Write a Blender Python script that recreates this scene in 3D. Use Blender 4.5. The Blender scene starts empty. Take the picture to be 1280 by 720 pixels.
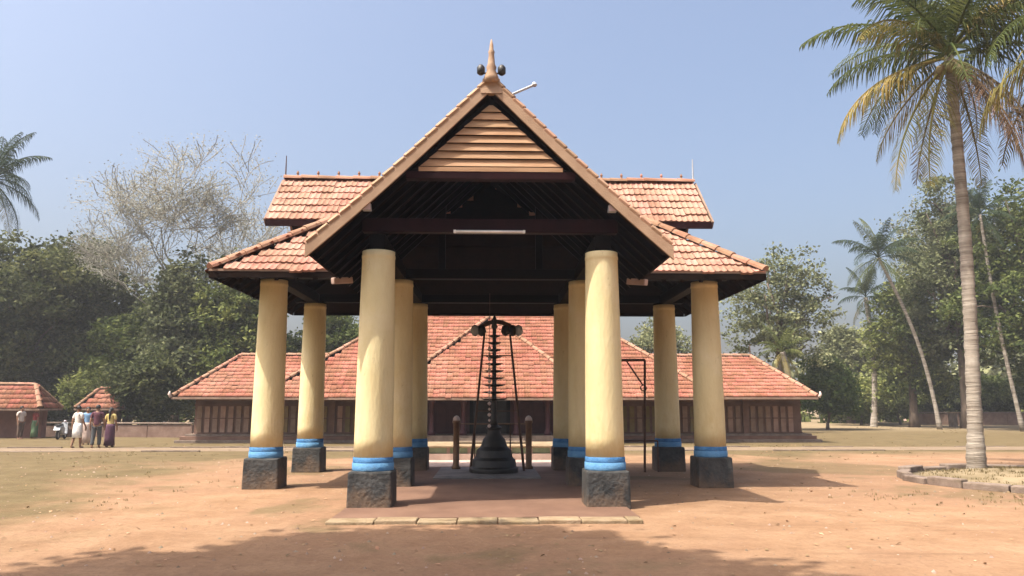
import bpy, bmesh, math, random
import numpy as np
from mathutils import Vector, Matrix
R = math.radians
random.seed(7); rng = np.random.default_rng(11)
sc = bpy.context.scene
col = sc.collection

# ------------------------------------------------------------------ camera
F = 950.0
PITCH = math.atan(146 / F)
YAW = math.atan(27 / F / math.cos(PITCH))
EYE = 1.6
cam_d = bpy.data.cameras.new('camera')
cam = bpy.data.objects.new('camera', cam_d); col.objects.link(cam)
cam.location = (0, 0, EYE)
cam.rotation_euler = (math.pi / 2 + PITCH, 0, -YAW)
cam_d.sensor_width = 36; cam_d.lens = F / 1280 * 36
cam_d.clip_end = 3000
sc.camera = cam

# ------------------------------------------------------------------ light
SX, SY = 0.48, 0.27                     # shadow length per metre of height, to the right and away
SUN_EL = math.atan(1 / math.hypot(SX, SY))
SUN_ROT = math.atan2(-SX, -SY)
w = bpy.data.worlds.new('World'); sc.world = w; w.use_nodes = True
nt = w.node_tree
bg = nt.nodes['Background']
sky = nt.nodes.new('ShaderNodeTexSky'); sky.sky_type = 'NISHITA'; sky.sun_disc = False
sky.sun_elevation = SUN_EL; sky.sun_rotation = SUN_ROT
sky.air_density = 1.0; sky.dust_density = 9.2; sky.ozone_density = 2.1; sky.altitude = 30
nt.links.new(sky.outputs[0], bg.inputs['Color']); bg.inputs['Strength'].default_value = 0.15
sd = bpy.data.lights.new('sun', 'SUN'); sd.energy = 4.3; sd.angle = R(0.6); sd.color = (1.0, 0.93, 0.82)
sun = bpy.data.objects.new('sun', sd); col.objects.link(sun)
sun.rotation_euler = Vector((SX, SY, -1)).to_track_quat('-Z', 'Y').to_euler()
vs = sc.view_settings
vs.view_transform = 'Standard'; vs.look = 'None'; vs.gamma = 1; vs.use_curve_mapping = False; vs.exposure = 1.0


def ray(u, v):
    a = (u - 640) / F; b = (360 - v) / F
    fy = math.cos(PITCH) - math.sin(PITCH) * b; fz = math.sin(PITCH) + math.cos(PITCH) * b
    return (a * math.cos(YAW) + fy * math.sin(YAW), fy * math.cos(YAW) - a * math.sin(YAW), fz)


def ground(u, v, z=0):
    x, y, q = ray(u, v); t = (z - EYE) / q
    return Vector((x * t, y * t, z))


def at(u, v, Y):
    x, y, q = ray(u, v); t = Y / y
    return Vector((x * t, Y, EYE + q * t))


# ------------------------------------------------------------------ materials
def srgb(r, g, b):
    f = lambda c: ((c / 255 + 0.055) / 1.055) ** 2.4 if c > 10 else c / 255 / 12.92
    return (f(r), f(g), f(b))


def pm(name, c1, c2, scale=3.0, rough=0.8, bump=0.15, bscale=25.0, rand=0.0, spec=0.3, coord='pos', stretch=None, island=0.0, metal=0.0, lo=.35, hi=.65, stains=()):
    m = bpy.data.materials.new(name); m.use_nodes = True
    n = m.node_tree.nodes; l = m.node_tree.links
    b = n['Principled BSDF']
    if coord == 'pos':
        src = n.new('ShaderNodeNewGeometry').outputs['Position']
    else:
        src = n.new('ShaderNodeTexCoord').outputs['Object']
    if stretch:
        mp = n.new('ShaderNodeMapping'); mp.inputs['Scale'].default_value = stretch
        l.new(src, mp.inputs['Vector']); src = mp.outputs[0]
    t = n.new('ShaderNodeTexNoise'); t.inputs['Scale'].default_value = scale; t.inputs['Detail'].default_value = 6
    t.inputs['Roughness'].default_value = .62
    l.new(src, t.inputs['Vector'])
    r = n.new('ShaderNodeValToRGB'); r.color_ramp.elements[0].position = lo; r.color_ramp.elements[1].position = hi
    r.color_ramp.elements[0].color = (*c1, 1); r.color_ramp.elements[1].color = (*c2, 1)
    l.new(t.outputs['Fac'], r.inputs['Fac'])
    out = r.outputs['Color']
    for amt, node, sock in ((rand, 'ShaderNodeObjectInfo', 'Random'), (island, 'ShaderNodeNewGeometry', 'Random Per Island')):
        if amt:
            o = n.new(node)
            mr = n.new('ShaderNodeMapRange'); mr.inputs['To Min'].default_value = 1 - amt; mr.inputs['To Max'].default_value = 1 + amt
            l.new(o.outputs[sock], mr.inputs['Value'])
            hs = n.new('ShaderNodeHueSaturation')
            l.new(mr.outputs[0], hs.inputs['Value']); l.new(out, hs.inputs['Color'])
            mr2 = n.new('ShaderNodeMapRange'); mr2.inputs['To Min'].default_value = .5 + amt * .05; mr2.inputs['To Max'].default_value = .5 - amt * .05
            l.new(o.outputs[sock], mr2.inputs['Value']); l.new(mr2.outputs[0], hs.inputs['Hue'])
            out = hs.outputs['Color']
    gp = n.new('ShaderNodeNewGeometry').outputs['Position'] if stains else None
    for (sc_, stq, a0, a1, amt, cs_, zr) in stains:      # stains: scale, stretch, threshold, amount, colour, height range
        mp = n.new('ShaderNodeMapping'); mp.inputs['Scale'].default_value = stq; l.new(gp, mp.inputs['Vector'])
        tn = n.new('ShaderNodeTexNoise'); tn.inputs['Scale'].default_value = sc_; tn.inputs['Detail'].default_value = 7; tn.inputs['Roughness'].default_value = .68
        l.new(mp.outputs[0], tn.inputs['Vector'])
        k = n.new('ShaderNodeMapRange'); k.inputs['From Min'].default_value = a0; k.inputs['From Max'].default_value = a1; k.inputs['To Max'].default_value = amt
        fac = tn.outputs['Fac']
        if zr:                                            # splashed mud: reaches unevenly up from the ground
            sp_ = n.new('ShaderNodeSeparateXYZ'); l.new(gp, sp_.inputs[0])
            zz = n.new('ShaderNodeMapRange'); zz.inputs['From Min'].default_value = zr[0]; zz.inputs['From Max'].default_value = zr[1]; zz.inputs['To Min'].default_value = zr[2]; zz.inputs['To Max'].default_value = 0
            l.new(sp_.outputs[2], zz.inputs['Value'])
            ad = n.new('ShaderNodeMath'); ad.operation = 'ADD'; l.new(fac, ad.inputs[0]); l.new(zz.outputs[0], ad.inputs[1]); fac = ad.outputs[0]
        l.new(fac, k.inputs['Value'])
        mx = n.new('ShaderNodeMix'); mx.data_type = 'RGBA'; l.new(k.outputs[0], mx.inputs[0]); l.new(out, mx.inputs[6]); mx.inputs[7].default_value = (*cs_, 1)
        out = mx.outputs[2]
    l.new(out, b.inputs['Base Color'])
    b.inputs['Roughness'].default_value = rough; b.inputs['Specular IOR Level'].default_value = spec; b.inputs['Metallic'].default_value = metal
    if bump:
        t2 = n.new('ShaderNodeTexNoise'); t2.inputs['Scale'].default_value = bscale; t2.inputs['Detail'].default_value = 5
        l.new(src, t2.inputs['Vector'])
        bp = n.new('ShaderNodeBump'); bp.inputs['Strength'].default_value = bump; bp.inputs['Distance'].default_value = .05
        l.new(t2.outputs['Fac'], bp.inputs['Height']); l.new(bp.outputs[0], b.inputs['Normal'])
    return m


def leafmat(name, c1, c2, trans=.35, scale=.5, rand=.2, island=.35):
    m = pm(name, c1, c2, scale=scale, rough=.75, bump=0, rand=rand, island=island, spec=.12)
    n = m.node_tree.nodes; l = m.node_tree.links
    b = n['Principled BSDF']; src = b.inputs['Base Color'].links[0].from_socket
    tr = n.new('ShaderNodeBsdfTranslucent'); l.new(src, tr.inputs['Color'])
    mx = n.new('ShaderNodeMixShader'); mx.inputs[0].default_value = trans
    l.new(b.outputs[0], mx.inputs[1]); l.new(tr.outputs[0], mx.inputs[2])
    l.new(mx.outputs[0], n['Material Output'].inputs['Surface'])
    return m


def ground_mat():
    m = bpy.data.materials.new('sandy_ground'); m.use_nodes = True
    n = m.node_tree.nodes; l = m.node_tree.links; b = n['Principled BSDF']
    g = n.new('ShaderNodeNewGeometry').outputs['Position']
    sep = n.new('ShaderNodeSeparateXYZ'); l.new(g, sep.inputs[0])

    def noise(s, d=6, ro=.6, vec=g, dist=0):
        t = n.new('ShaderNodeTexNoise'); t.inputs['Scale'].default_value = s; t.inputs['Detail'].default_value = d
        t.inputs['Roughness'].default_value = ro; t.inputs['Distortion'].default_value = dist; l.new(vec, t.inputs['Vector']); return t.outputs['Fac']

    def mr(v, a, c, x=0, y=1):
        t = n.new('ShaderNodeMapRange'); t.interpolation_type = 'SMOOTHSTEP'
        for k, q in zip(('From Min', 'From Max', 'To Min', 'To Max'), (a, c, x, y)): t.inputs[k].default_value = q
        l.new(v, t.inputs['Value']); return t.outputs[0]

    def mth(op, a, c):
        t = n.new('ShaderNodeMath'); t.operation = op
        for i, q in enumerate((a, c)):
            if isinstance(q, (int, float)): t.inputs[i].default_value = q
            else: l.new(q, t.inputs[i])
        return t.outputs[0]

    def mix(f, a, c):
        t = n.new('ShaderNodeMix'); t.data_type = 'RGBA'
        if isinstance(f, (int, float)): t.inputs[0].default_value = f
        else: l.new(f, t.inputs[0])
        for i, q in ((6, a), (7, c)):
            if isinstance(q, tuple): t.inputs[i].default_value = (*q, 1)
            else: l.new(q, t.inputs[i])
        return t.outputs[2]
    big = noise(.16, 5, .6, dist=.6); mid = noise(1.1, 7, .65); fine = noise(14, 8, .75); grit = noise(70, 4, .7)
    sand = mix(mr(mid, .35, .68), (0.222, 0.130, 0.073), (0.285, 0.178, 0.106))
    sand = mix(mr(big, .42, .62, 0, .6), sand, (0.2244, 0.1320, 0.0825))
    dry = mix(mr(mid, .3, .7), (0.088, 0.066, 0.030), (0.128, 0.099, 0.048))
    # dry yellowish grass-worn earth: west yard and the far ground
    wst = mr(mth('ADD', sep.outputs[0], mth('MULTIPLY', mth('SUBTRACT', big, .5), 14.0)), -5.5, -9.0)
    far = mr(mth('ADD', sep.outputs[1], mth('MULTIPLY', mth('SUBTRACT', big, .5), 24.0)), 21, 27)
    pat = mr(mth('ADD', big, mth('MULTIPLY', mid, .25)), .66, .74, 0, .7)
    f = mth('MAXIMUM', mth('MAXIMUM', wst, far), pat)
    f = mth('MULTIPLY', f, mr(fine, .2, .5, .72, 1.0))
    c = mix(f, sand, dry)
    c = mix(mr(sep.outputs[1], 42, 55, 0, .7), c, (0.2640, 0.2046, 0.1254))
    c = mix(mr(fine, .42, .75, 0, .5), c, (0.1320, 0.0693, 0.0396))
    c = mix(mr(grit, .60, .78, 0, .55), c, (0.3036, 0.2244, 0.1650))
    c = mix(mr(grit, .40, .25, 0, .45), c, (0.0792, 0.0462, 0.0297))
    st = n.new('ShaderNodeMapping'); st.inputs['Scale'].default_value = (.25, 3.0, 1); st.inputs['Rotation'].default_value = (0, 0, .12); l.new(g, st.inputs['Vector'])
    trk = noise(1.2, 6, .6, vec=st.outputs[0], dist=.4)
    c = mix(mr(trk, .55, .72, 0, .35), c, (0.1386, 0.0825, 0.0495))
    l.new(c, b.inputs['Base Color']); b.inputs['Roughness'].default_value = .95; b.inputs['Specular IOR Level'].default_value = .15
    foot = noise(4.5, 3, .5)
    h = mth('ADD', mth('ADD', mth('MULTIPLY', mid, 1.2), mth('MULTIPLY', foot, .9)), mth('ADD', mth('MULTIPLY', fine, .35), mth('ADD', mth('MULTIPLY', grit, .1), mth('MULTIPLY', trk, .5))))
    bp = n.new('ShaderNodeBump'); bp.inputs['Strength'].default_value = .45; bp.inputs['Distance'].default_value = .08
    l.new(h, bp.inputs['Height']); l.new(bp.outputs[0], b.inputs['Normal'])
    return m


M = {}
M['ground'] = ground_mat()
M['cream'] = pm('cream_limewash', (0.5459, 0.4449, 0.2399), (0.6386, 0.5508, 0.3216), 1.6, .85, .22, 22, stretch=(1, 1, .35), spec=.15, stains=(
    (1.1, (1, 1, 1), .50, .72, .45, (.68, .60, .42), None), (5.0, (1, 1, .10), .56, .78, .30, (.38, .29, .155), None),
    (9.0, (1, 1, .6), .64, .74, .5, (.20, .15, .09), None), (4.0, (1, 1, .5), .66, 1.0, .6, (.46, .33, .14), (.78, 1.8, .34))))
M['blue'] = pm('blue_paint', (.040, .125, .27), (.085, .21, .40), 5, .9, .3, 30, spec=.06, stains=((7, (1, 1, 1), .58, .72, .5, (.10, .12, .13), None),))
M['blue_pale'] = pm('pale_blue_paint', (.075, .19, .35), (.12, .26, .42), 5, .9, .3, 30, spec=.06, stains=((7, (1, 1, 1), .60, .72, .5, (.15, .16, .16), None),))
M['plinth'] = pm('black_plinth_paint', (.022, .024, .025), (.060, .060, .058), 3.2, .8, .5, 16, stains=(
    (6.0, (1, 1, 1), .58, .72, .6, (.12, .105, .085), None), (3.5, (1, 1, .7), .58, .92, .85, (.145, .095, .06), (.0, .45, .36))))
M['tile'] = pm('terracotta_tile', (0.2641, 0.1262, 0.0883), (0.3881, 0.2250, 0.1663), 1.1, .9, .3, 50, rand=.2, spec=.15, stains=((.9, (1, 1, 1), .52, .70, .55, (.36, .24, .17), None), (3.2, (1, 1, 1), .60, .74, .6, (.085, .055, .04), None)))
M['tile_j'] = pm('terracotta_tile_field', (0.2296, 0.0874, 0.0538), (0.3248, 0.1456, 0.0952), .9, .9, .3, 50, island=.2, spec=.15, stains=((.5, (1, 1, 1), .52, .70, .5, (.30, .185, .13), None), (2.4, (1, 1, 1), .60, .74, .55, (.08, .05, .04), None)))
M['ridge'] = pm('ridge_tile_clay', (0.2400, 0.1080, 0.0660), (0.3480, 0.1980, 0.1320), 2.0, .85, .25, 50, rand=.2, island=.2)
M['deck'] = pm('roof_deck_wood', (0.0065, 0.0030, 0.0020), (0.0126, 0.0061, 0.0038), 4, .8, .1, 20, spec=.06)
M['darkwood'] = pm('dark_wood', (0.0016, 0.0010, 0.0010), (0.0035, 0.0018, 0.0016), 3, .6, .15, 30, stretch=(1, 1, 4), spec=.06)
M['maroon'] = pm('maroon_beam_paint', (0.0126, 0.0039, 0.0047), (0.0204, 0.0062, 0.0070), 3, .55, .1, 30, spec=.06)
M['barge'] = pm('weathered_bargeboard', (0.2640, 0.1650, 0.1023), (0.3630, 0.2442, 0.1584), 3, .75, .2, 40, lo=.3, hi=.7)
M['verge'] = pm('verge_tile_clay', (.29, .165, .095), (.37, .23, .145), 3, .9, .2, 50, rand=.15)
M['louver'] = pm('tan_louver_wood', (0.2772, 0.1551, 0.0759), (0.3696, 0.2244, 0.1254), 2.5, .7, .2, 30, stretch=(.6, 1, 4), rand=.08)
M['fascia'] = pm('eave_board_wood', (0.1800, 0.1140, 0.0780), (0.2640, 0.1800, 0.1290), 3, .75, .15, 30)
M['brownwall'] = pm('brown_temple_wall', (0.1300, 0.0715, 0.0520), (0.1885, 0.1105, 0.0780), 2, .8, .15, 25)
M['lattice'] = pm('brown_lattice_wood', (0.23, 0.140, 0.098), (0.31, 0.205, 0.145), 3, .75, .15, 30, rand=.18)
M['lattice_y'] = pm('ochre_lattice_wood', (0.1674, 0.1178, 0.0465), (0.2232, 0.1612, 0.0682), 3, .75, .15, 30, rand=.18)
M['maroonwall'] = pm('maroon_entrance_wood', (.060, .020, .026), (.095, .034, .036), 3, .6, .1, 30)
M['stone'] = pm('pinkish_granite', (.135, .10, .08), (.225, .175, .14), 3, .9, .35, 30, spec=.15, stains=((2.5, (1, 1, 1), .5, .68, .6, (.115, .085, .055), None),))
M['kerb'] = pm('pale_kerb_stone', (.20, .145, .085), (.30, .225, .145), 4, .9, .3, 30, rand=.12, spec=.15, stains=((3, (1, 1, 1), .52, .7, .6, (.19, .115, .065), None),))
M['floor'] = pm('cement_red_floor', (0.1188, 0.0643, 0.0421), (0.1782, 0.1015, 0.0669), .9, .8, .15, 40)
M['greystone'] = pm('grey_stone', (.13, .12, .115), (.22, .20, .185), 3, .8, .2, 40)
M['bronze'] = pm('dark_oily_bronze', (.010, .009, .008), (.024, .020, .016), 6, .5, .1, 40, spec=.5)
M['brass'] = pm('tarnished_brass', (.14, .075, .04), (.22, .125, .065), 6, .5, .1, 40, spec=.5, metal=.3)
M['iron'] = pm('rusty_iron', (.050, .026, .018), (.10, .05, .03), 9, .6, .15, 60)
M['bead'] = pm('pale_beads', (.50, .38, .33), (.68, .56, .50), 5, .5, 0, coord='obj')
M['platpink'] = pm('pale_pink_plaster', (0.3520, 0.2480, 0.2000), (0.4640, 0.3440, 0.2880), 3, .85, .15, 30)
M['platgreen'] = pm('pale_green_paint', (.20, .26, .16), (.30, .36, .23), 3, .8, .15, 30)
M['white'] = pm('white_paint', (.62, .60, .56), (.78, .76, .72), 5, .6, .08, 30)
M['lampglass'] = pm('lamp_glass', (.55, .45, .47), (.70, .58, .60), 5, .25, 0)
M['greymetal'] = pm('grey_metal', (.30, .31, .32), (.45, .46, .47), 5, .45, .05, 30, metal=.2)
M['rubber'] = pm('black_rubber', (.015, .015, .015), (.03, .03, .03), 8, .8, .1, 40)
M['bark'] = pm('tree_bark', (.075, .055, .040), (.16, .12, .09), 4, .9, .5, 14, stretch=(1, 1, .3))
M['palebark'] = pm('pale_bark', (0.2040, 0.1890, 0.1584), (0.3196, 0.3080, 0.2706), 3, .9, .3, 14, stretch=(1, 1, .3))
M['palmbark'] = pm('palm_bark', (0.1510, 0.1244, 0.0990), (0.3522, 0.3144, 0.2626), 2.5, .9, .7, 9, stretch=(.3, .3, 5), spec=.1)
M['leafdark'] = leafmat('leaf_dark', (.036, .046, .017), (.110, .122, .048))
M['leafmid'] = leafmat('leaf_mid', (.055, .078, .020), (.185, .210, .066))
M['leafgrey'] = leafmat('leaf_grey_green', (.085, .100, .045), (.230, .245, .125))
M['leafbright'] = leafmat('leaf_bright', (.060, .100, .022), (.120, .160, .045))
M['leafpale'] = leafmat('leaf_pale_dry', (.19, .19, .15), (.31, .31, .26), trans=.5, island=.15)
M['frond'] = leafmat('palm_frond', (.050, .070, .020), (.125, .140, .045), scale=.8)
M['frondy'] = leafmat('palm_frond_yellowing', (.13, .125, .035), (.27, .215, .07), scale=.8)
M['frondd'] = leafmat('palm_frond_dry', (.16, .115, .065), (.26, .185, .11), scale=.8)
M['frondfar'] = leafmat('palm_frond_dark', (.022, .038, .020), (.050, .072, .036), scale=.8)  # darker green fronds of the distant palms
M['coconut'] = pm('coconut_husk', (.10, .085, .03), (.17, .12, .05), 5, .6, .1, 30, rand=.2)
M['litter'] = pm('leaf_litter', (.16, .085, .04), (.36, .24, .13), 3, .8, 0, island=.5)
M['housewall'] = pm('red_brown_house_wall', (.16, .075, .055), (.23, .115, .085), 2, .85, .15, 25)
M['laterite'] = pm('laterite_wall', (0.1320, 0.0810, 0.0600), (0.1980, 0.1320, 0.1020), 2.5, .9, .35, 18)
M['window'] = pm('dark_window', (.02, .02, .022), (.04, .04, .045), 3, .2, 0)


def cloth(name, c, v=.75):
    return pm(name, tuple(q * v for q in c), c, 6, .85, .1, 30)


# ------------------------------------------------------------------ mesh helpers
class MB:
    def __init__(s): s.v = []; s.f = []

    def add(s, vs, fs):
        o = len(s.v); s.v += [tuple(p) for p in vs]; s.f += [tuple(i + o for i in f) for f in fs]; return s

    def box(s, x0, x1, y0, y1, z0, z1, tp=0):
        t = tp
        return s.add([(x0, y0, z0), (x1, y0, z0), (x1, y1, z0), (x0, y1, z0), (x0 + t, y0 + t, z1), (x1 - t, y0 + t, z1), (x1 - t, y1 - t, z1), (x0 + t, y1 - t, z1)],
                     [(3, 2, 1, 0), (4, 5, 6, 7), (0, 1, 5, 4), (1, 2, 6, 5), (2, 3, 7, 6), (3, 0, 4, 7)])

    def bar(s, a, b, wd, ht, up=(0, 0, 1)):
        a = Vector(a); b = Vector(b); d = (b - a).normalized(); up = Vector(up)
        sd_ = d.cross(up)
        if sd_.length < 1e-4: sd_ = d.cross(Vector((0, 1, 0)))
        sd_.normalize(); u = sd_.cross(d).normalized()
        vs_ = []
        for p in (a, b):
            for i, j in ((-1, -1), (1, -1), (1, 1), (-1, 1)): vs_.append(p + sd_ * (i * wd / 2) + u * (j * ht / 2))
        return s.add(vs_, [(0, 1, 2, 3), (7, 6, 5, 4), (0, 4, 5, 1), (1, 5, 6, 2), (2, 6, 7, 3), (3, 7, 4, 0)])

    def tube(s, pts, rad, n=8, cap=True):
        pts = [Vector(p) for p in pts]
        if isinstance(rad, (int, float)): rad = [rad] * len(pts)
        o = len(s.v); ref = None
        for i, p in enumerate(pts):
            d = (pts[min(i + 1, len(pts) - 1)] - pts[max(i - 1, 0)])
            d = d.normalized() if d.length > 1e-9 else Vector((0, 0, 1))
            if ref is None: ref = d.orthogonal().normalized()
            ref = (ref - d * ref.dot(d))
            ref = ref.normalized() if ref.length > 1e-6 else d.orthogonal().normalized()
            bn = d.cross(ref)
            for k in range(n):
                a = 2 * math.pi * k / n
                s.v.append(tuple(p + (ref * math.cos(a) + bn * math.sin(a)) * rad[i]))
        for i in range(len(pts) - 1):
            for k in range(n):
                k2 = (k + 1) % n
                s.f.append((o + i * n + k, o + i * n + k2, o + (i + 1) * n + k2, o + (i + 1) * n + k))
        if cap:
            s.f.append(tuple(o + k for k in reversed(range(n))))
            s.f.append(tuple(o + (len(pts) - 1) * n + k for k in range(n)))
        return s

    def lathe(s, prof, n=24, c=(0, 0, 0), sy=1.0):
        o = len(s.v)
        for r, z in prof:
            for k in range(n):
                a = 2 * math.pi * k / n
                s.v.append((c[0] + r * math.cos(a), c[1] + r * math.sin(a) * sy, c[2] + z))
        for i in range(len(prof) - 1):
            for k in range(n):
                k2 = (k + 1) % n
                s.f.append((o + i * n + k, o + i * n + k2, o + (i + 1) * n + k2, o + (i + 1) * n + k))
        s.f.append(tuple(o + k for k in reversed(range(n)))); s.f.append(tuple(o + (len(prof) - 1) * n + k for k in range(n)))
        return s

    def slab(s, poly, t):
        """thick polygon: poly is 3D loop (counter-clockwise from outside/up), thickened downwards along its normal"""
        poly = [Vector(p) for p in poly]; nrm = Vector((0, 0, 0))
        for i in range(len(poly)): nrm += poly[i].cross(poly[(i + 1) % len(poly)])
        nrm.normalize(); n = len(poly)
        return s.add(poly + [p - nrm * t for p in poly],
                     [tuple(range(n)), tuple(reversed(range(n, 2 * n)))] + [(i, n + i, n + (i + 1) % n, (i + 1) % n) for i in range(n)])

    def mesh(s, name):
        me = bpy.data.meshes.new(name); me.from_pydata(s.v, [], s.f); me.update(); return me

    def build(s, name, mat, parent=None, smooth=False, bevel=0, loc=None):
        me = s.mesh(name); return obj(name, me, mat, parent, smooth, bevel, loc)


def obj(name, me, mat=None, parent=None, smooth=False, bevel=0, loc=None):
    if mat is not None and not me.materials: me.materials.append(M[mat] if isinstance(mat, str) else mat)
    o = bpy.data.objects.new(name, me); col.objects.link(o)
    if smooth: me.shade_smooth() if hasattr(me, 'shade_smooth') else None
    if bevel:
        b = o.modifiers.new('bevel', 'BEVEL'); b.width = bevel; b.segments = 2; b.limit_method = 'ANGLE'
    if parent is not None: o.parent = parent
    if loc is not None: o.location = loc
    return o


def thing(name, label, cat, loc=(0, 0, 0), rz=0, group=None):
    o = bpy.data.objects.new(name, None); col.objects.link(o); o.location = loc; o.rotation_euler.z = rz
    return tag(o, label, cat, group)


def tag(o, label=None, cat=None, group=None, kind=None):
    if label: o['label'] = label
    if cat: o['category'] = cat
    if group: o['group'] = group
    if kind: o['kind'] = kind
    return o


def copy_tree(o, parent=None):
    c = o.copy(); col.objects.link(c)
    if parent is not None: c.parent = parent
    for ch in list(o.children): copy_tree(ch, c)
    return c


def np_mesh(name, verts, faces):
    """verts (N,3), faces (K,4) numpy"""
    me = bpy.data.meshes.new(name)
    me.vertices.add(len(verts)); me.vertices.foreach_set('co', verts.astype(np.float32).ravel())
    k = faces.shape[1]
    me.loops.add(faces.size); me.loops.foreach_set('vertex_index', faces.astype(np.int32).ravel())
    me.polygons.add(len(faces)); me.polygons.foreach_set('loop_start', np.arange(0, faces.size, k, dtype=np.int32))
    me.polygons.foreach_set('loop_total', np.full(len(faces), k, dtype=np.int32))
    me.update(calc_edges=True); me.validate(); return me


# ------------------------------------------------------------------ roof tiles
TW, TE = 0.245, 0.285


def tile_template(wd=TW, ex=TE, n=7):
    """one interlocking clay tile: double roll, overlapping lip; x across, y up the slope, z out"""
    xs = np.linspace(-.5, .5, n) * wd * 1.0
    wave = .013 * np.cos(np.linspace(0, 4 * math.pi, n)) + .013
    v = []
    for y, lift in ((-ex * .5 - .02, .050), (ex * .5 + .02, .020)):
        for x, q in zip(xs, wave): v.append((x, y, q + lift))
    for x, q in zip(xs, wave): v.append((x, -ex * .5 - .018, q * .3 + .012))
    f = []
    for i in range(n - 1):
        f.append((i, i + 1, n + i + 1, n + i)); f.append((2 * n + i, 2 * n + i + 1, i + 1, i))
    return np.array(v), np.array(f)


TV, TF = tile_template()
TILE_ME = bpy.data.meshes.new('tile'); TILE_ME.from_pydata(TV.tolist(), [], TF.tolist()); TILE_ME.materials.append(M['tile'])


def field(a, b, c, d, keep=None, wd=TW, ex=TE, jit=.014):
    """tile frames on the slope: a-b is the eave, d-c the top edge"""
    a, b, c, d = (Vector(q) for q in (a, b, c, d))
    ux = (b - a).normalized(); up = (d - a) - ux * (d - a).dot(ux); L = up.length; up.normalize(); nz = ux.cross(up)
    out = []
    rows = int(L / ex)
    ex2 = L / max(rows, 1)
    for r in range(rows):
        s = (r + .5) * ex2
        lx = (d - a).dot(ux) * s / L; rx = (b - a).length + ((c - b).dot(ux)) * s / L
        k = math.ceil(lx / wd)
        while (k + .5) * wd < rx + wd * .25:
            p = a + ux * ((k + .5) * wd) + up * s + nz * random.uniform(-jit * .3, jit)
            if keep is None or keep(p):
                yw = random.gauss(0, .022)
                if random.random() < .06: p = p - up * random.uniform(.02, .07)
                x2 = ux * math.cos(yw) + up * math.sin(yw); y2 = up * math.cos(yw) - ux * math.sin(yw)
                out.append(Matrix(((x2.x, y2.x, nz.x, p.x), (x2.y, y2.y, nz.y, p.y), (x2.z, y2.z, nz.z, p.z), (0, 0, 0, 1))))
            k += 1
    return out


def tiles_single(mats, parent):
    for m in mats:
        o = obj('tile', TILE_ME, None, parent); o.matrix_local = m


def tiles_joined(mats, parent, name='tile_field', mat='tile_j', scale=1.0):
    if not mats: return
    A = np.array([[list(r) for r in m] for m in mats])
    v = np.einsum('nij,kj->nki', A[:, :3, :3], TV * scale) + A[:, None, :3, 3]
    f = TF[None] + (np.arange(len(mats)) * len(TV))[:, None, None]
    o = obj(name, np_mesh(name, v.reshape(-1, 3), f.reshape(-1, 4)), mat, parent); o['kind'] = 'stuff'
    return o


def ridge_piece(L=.36, r=.11, n=6):
    v = []; f = []
    for y, q in ((-L / 2 - .02, r * 1.12), (L / 2 + .02, r * .92)):
        for k in range(n + 1):
            a = math.pi * k / n; v.append((q * math.cos(a), y, q * .85 * math.sin(a)))
    for k in range(n): f.append((k + 1, k, n + 1 + k, n + 2 + k))
    f.append(tuple(range(n + 1)))
    me = bpy.data.meshes.new('ridge_tile'); me.from_pydata(v, [], f); me.materials.append(M['ridge']); return me


RIDGE_ME = ridge_piece()


def ridge_line(a, b, parent, L=.36, r=1.0, name='ridge_tile', lift=.0):
    a = Vector(a); b = Vector(b); n = max(1, round((b - a).length / L)); d = (b - a).normalized()
    x = d.cross(Vector((0, 0, 1))).normalized(); z = x.cross(d)
    for i in range(n):
        p = a + (b - a) * ((i + .5) / n) + z * (lift + random.uniform(-.006, .012))
        o = obj(name, RIDGE_ME, None, parent)
        o.matrix_local = Matrix(((x.x, d.x, z.x, p.x), (x.y, d.y, z.y, p.y), (x.z, d.z, z.z, p.z), (0, 0, 0, 1))) @ Matrix.Diagonal((r, (b - a).length / n / L, r, 1))


# ================================================================== SETTING
def rect_plane(name, x0, x1, y0, y1, z, mat):
    return tag(MB().add([(x0, y0, z), (x1, y0, z), (x1, y1, z), (x0, y1, z)], [(0, 1, 2, 3)]).build(name, mat), kind='structure')


rect_plane('ground', -420, 420, -60, 700, 0, 'ground')
# stone path that runs round the temple yard
path = rect_plane('path', -26, 30, 27.2, 29.4, .006, pm('worn_path', (.15, .105, .065), (.20, .145, .092), 1.2, .9, .2, 25))
for yy in (27.1, 29.5):
    for i in range(28):
        x = -26 + i * 2.0
        if random.random() < .3: continue
        MB().box(x + .015, x + 1.985, yy - .07, yy + .07, -.03, .035 + random.uniform(-.02, .015)).build('kerb_stone', 'stone', path)

# floor of the pavilion with its kerb
fl = tag(MB().box(-2.20, 2.12, 11.02, 19.9, -.05, .04).build('floor', 'floor'), kind='structure')
kx = -2.22
while kx < 2.0:
    wd = random.uniform(.52, .68); e = min(kx + wd, 2.10)
    MB().box(kx + .006, e - .006, 10.66 + random.uniform(-.03, .03), 11.01, -.02, .045 + random.uniform(-.012, .01)).build('kerb_stone', 'kerb', fl, bevel=.015)
    kx = e
MB().box(-1.2, 1.1, 16.6, 19.4, .03, .066).build('stone_slab', 'greystone', fl)

apron = rect_plane('paving', -2.9, 2.9, 20.0, 22.45, .008, pm('pale_pink_paving', (.30, .20, .155), (.38, .27, .215), 2, .9, .2, 30))
for i in range(6):
    for j in range(3): MB().box(-2.88 + i * .96, -2.88 + i * .96 + .94, 20.03 + j * .8, 20.81 + j * .8, -.02, .03 + random.uniform(0, .012)).build('paving_slab', 'platpink', apron, bevel=.012)

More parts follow.
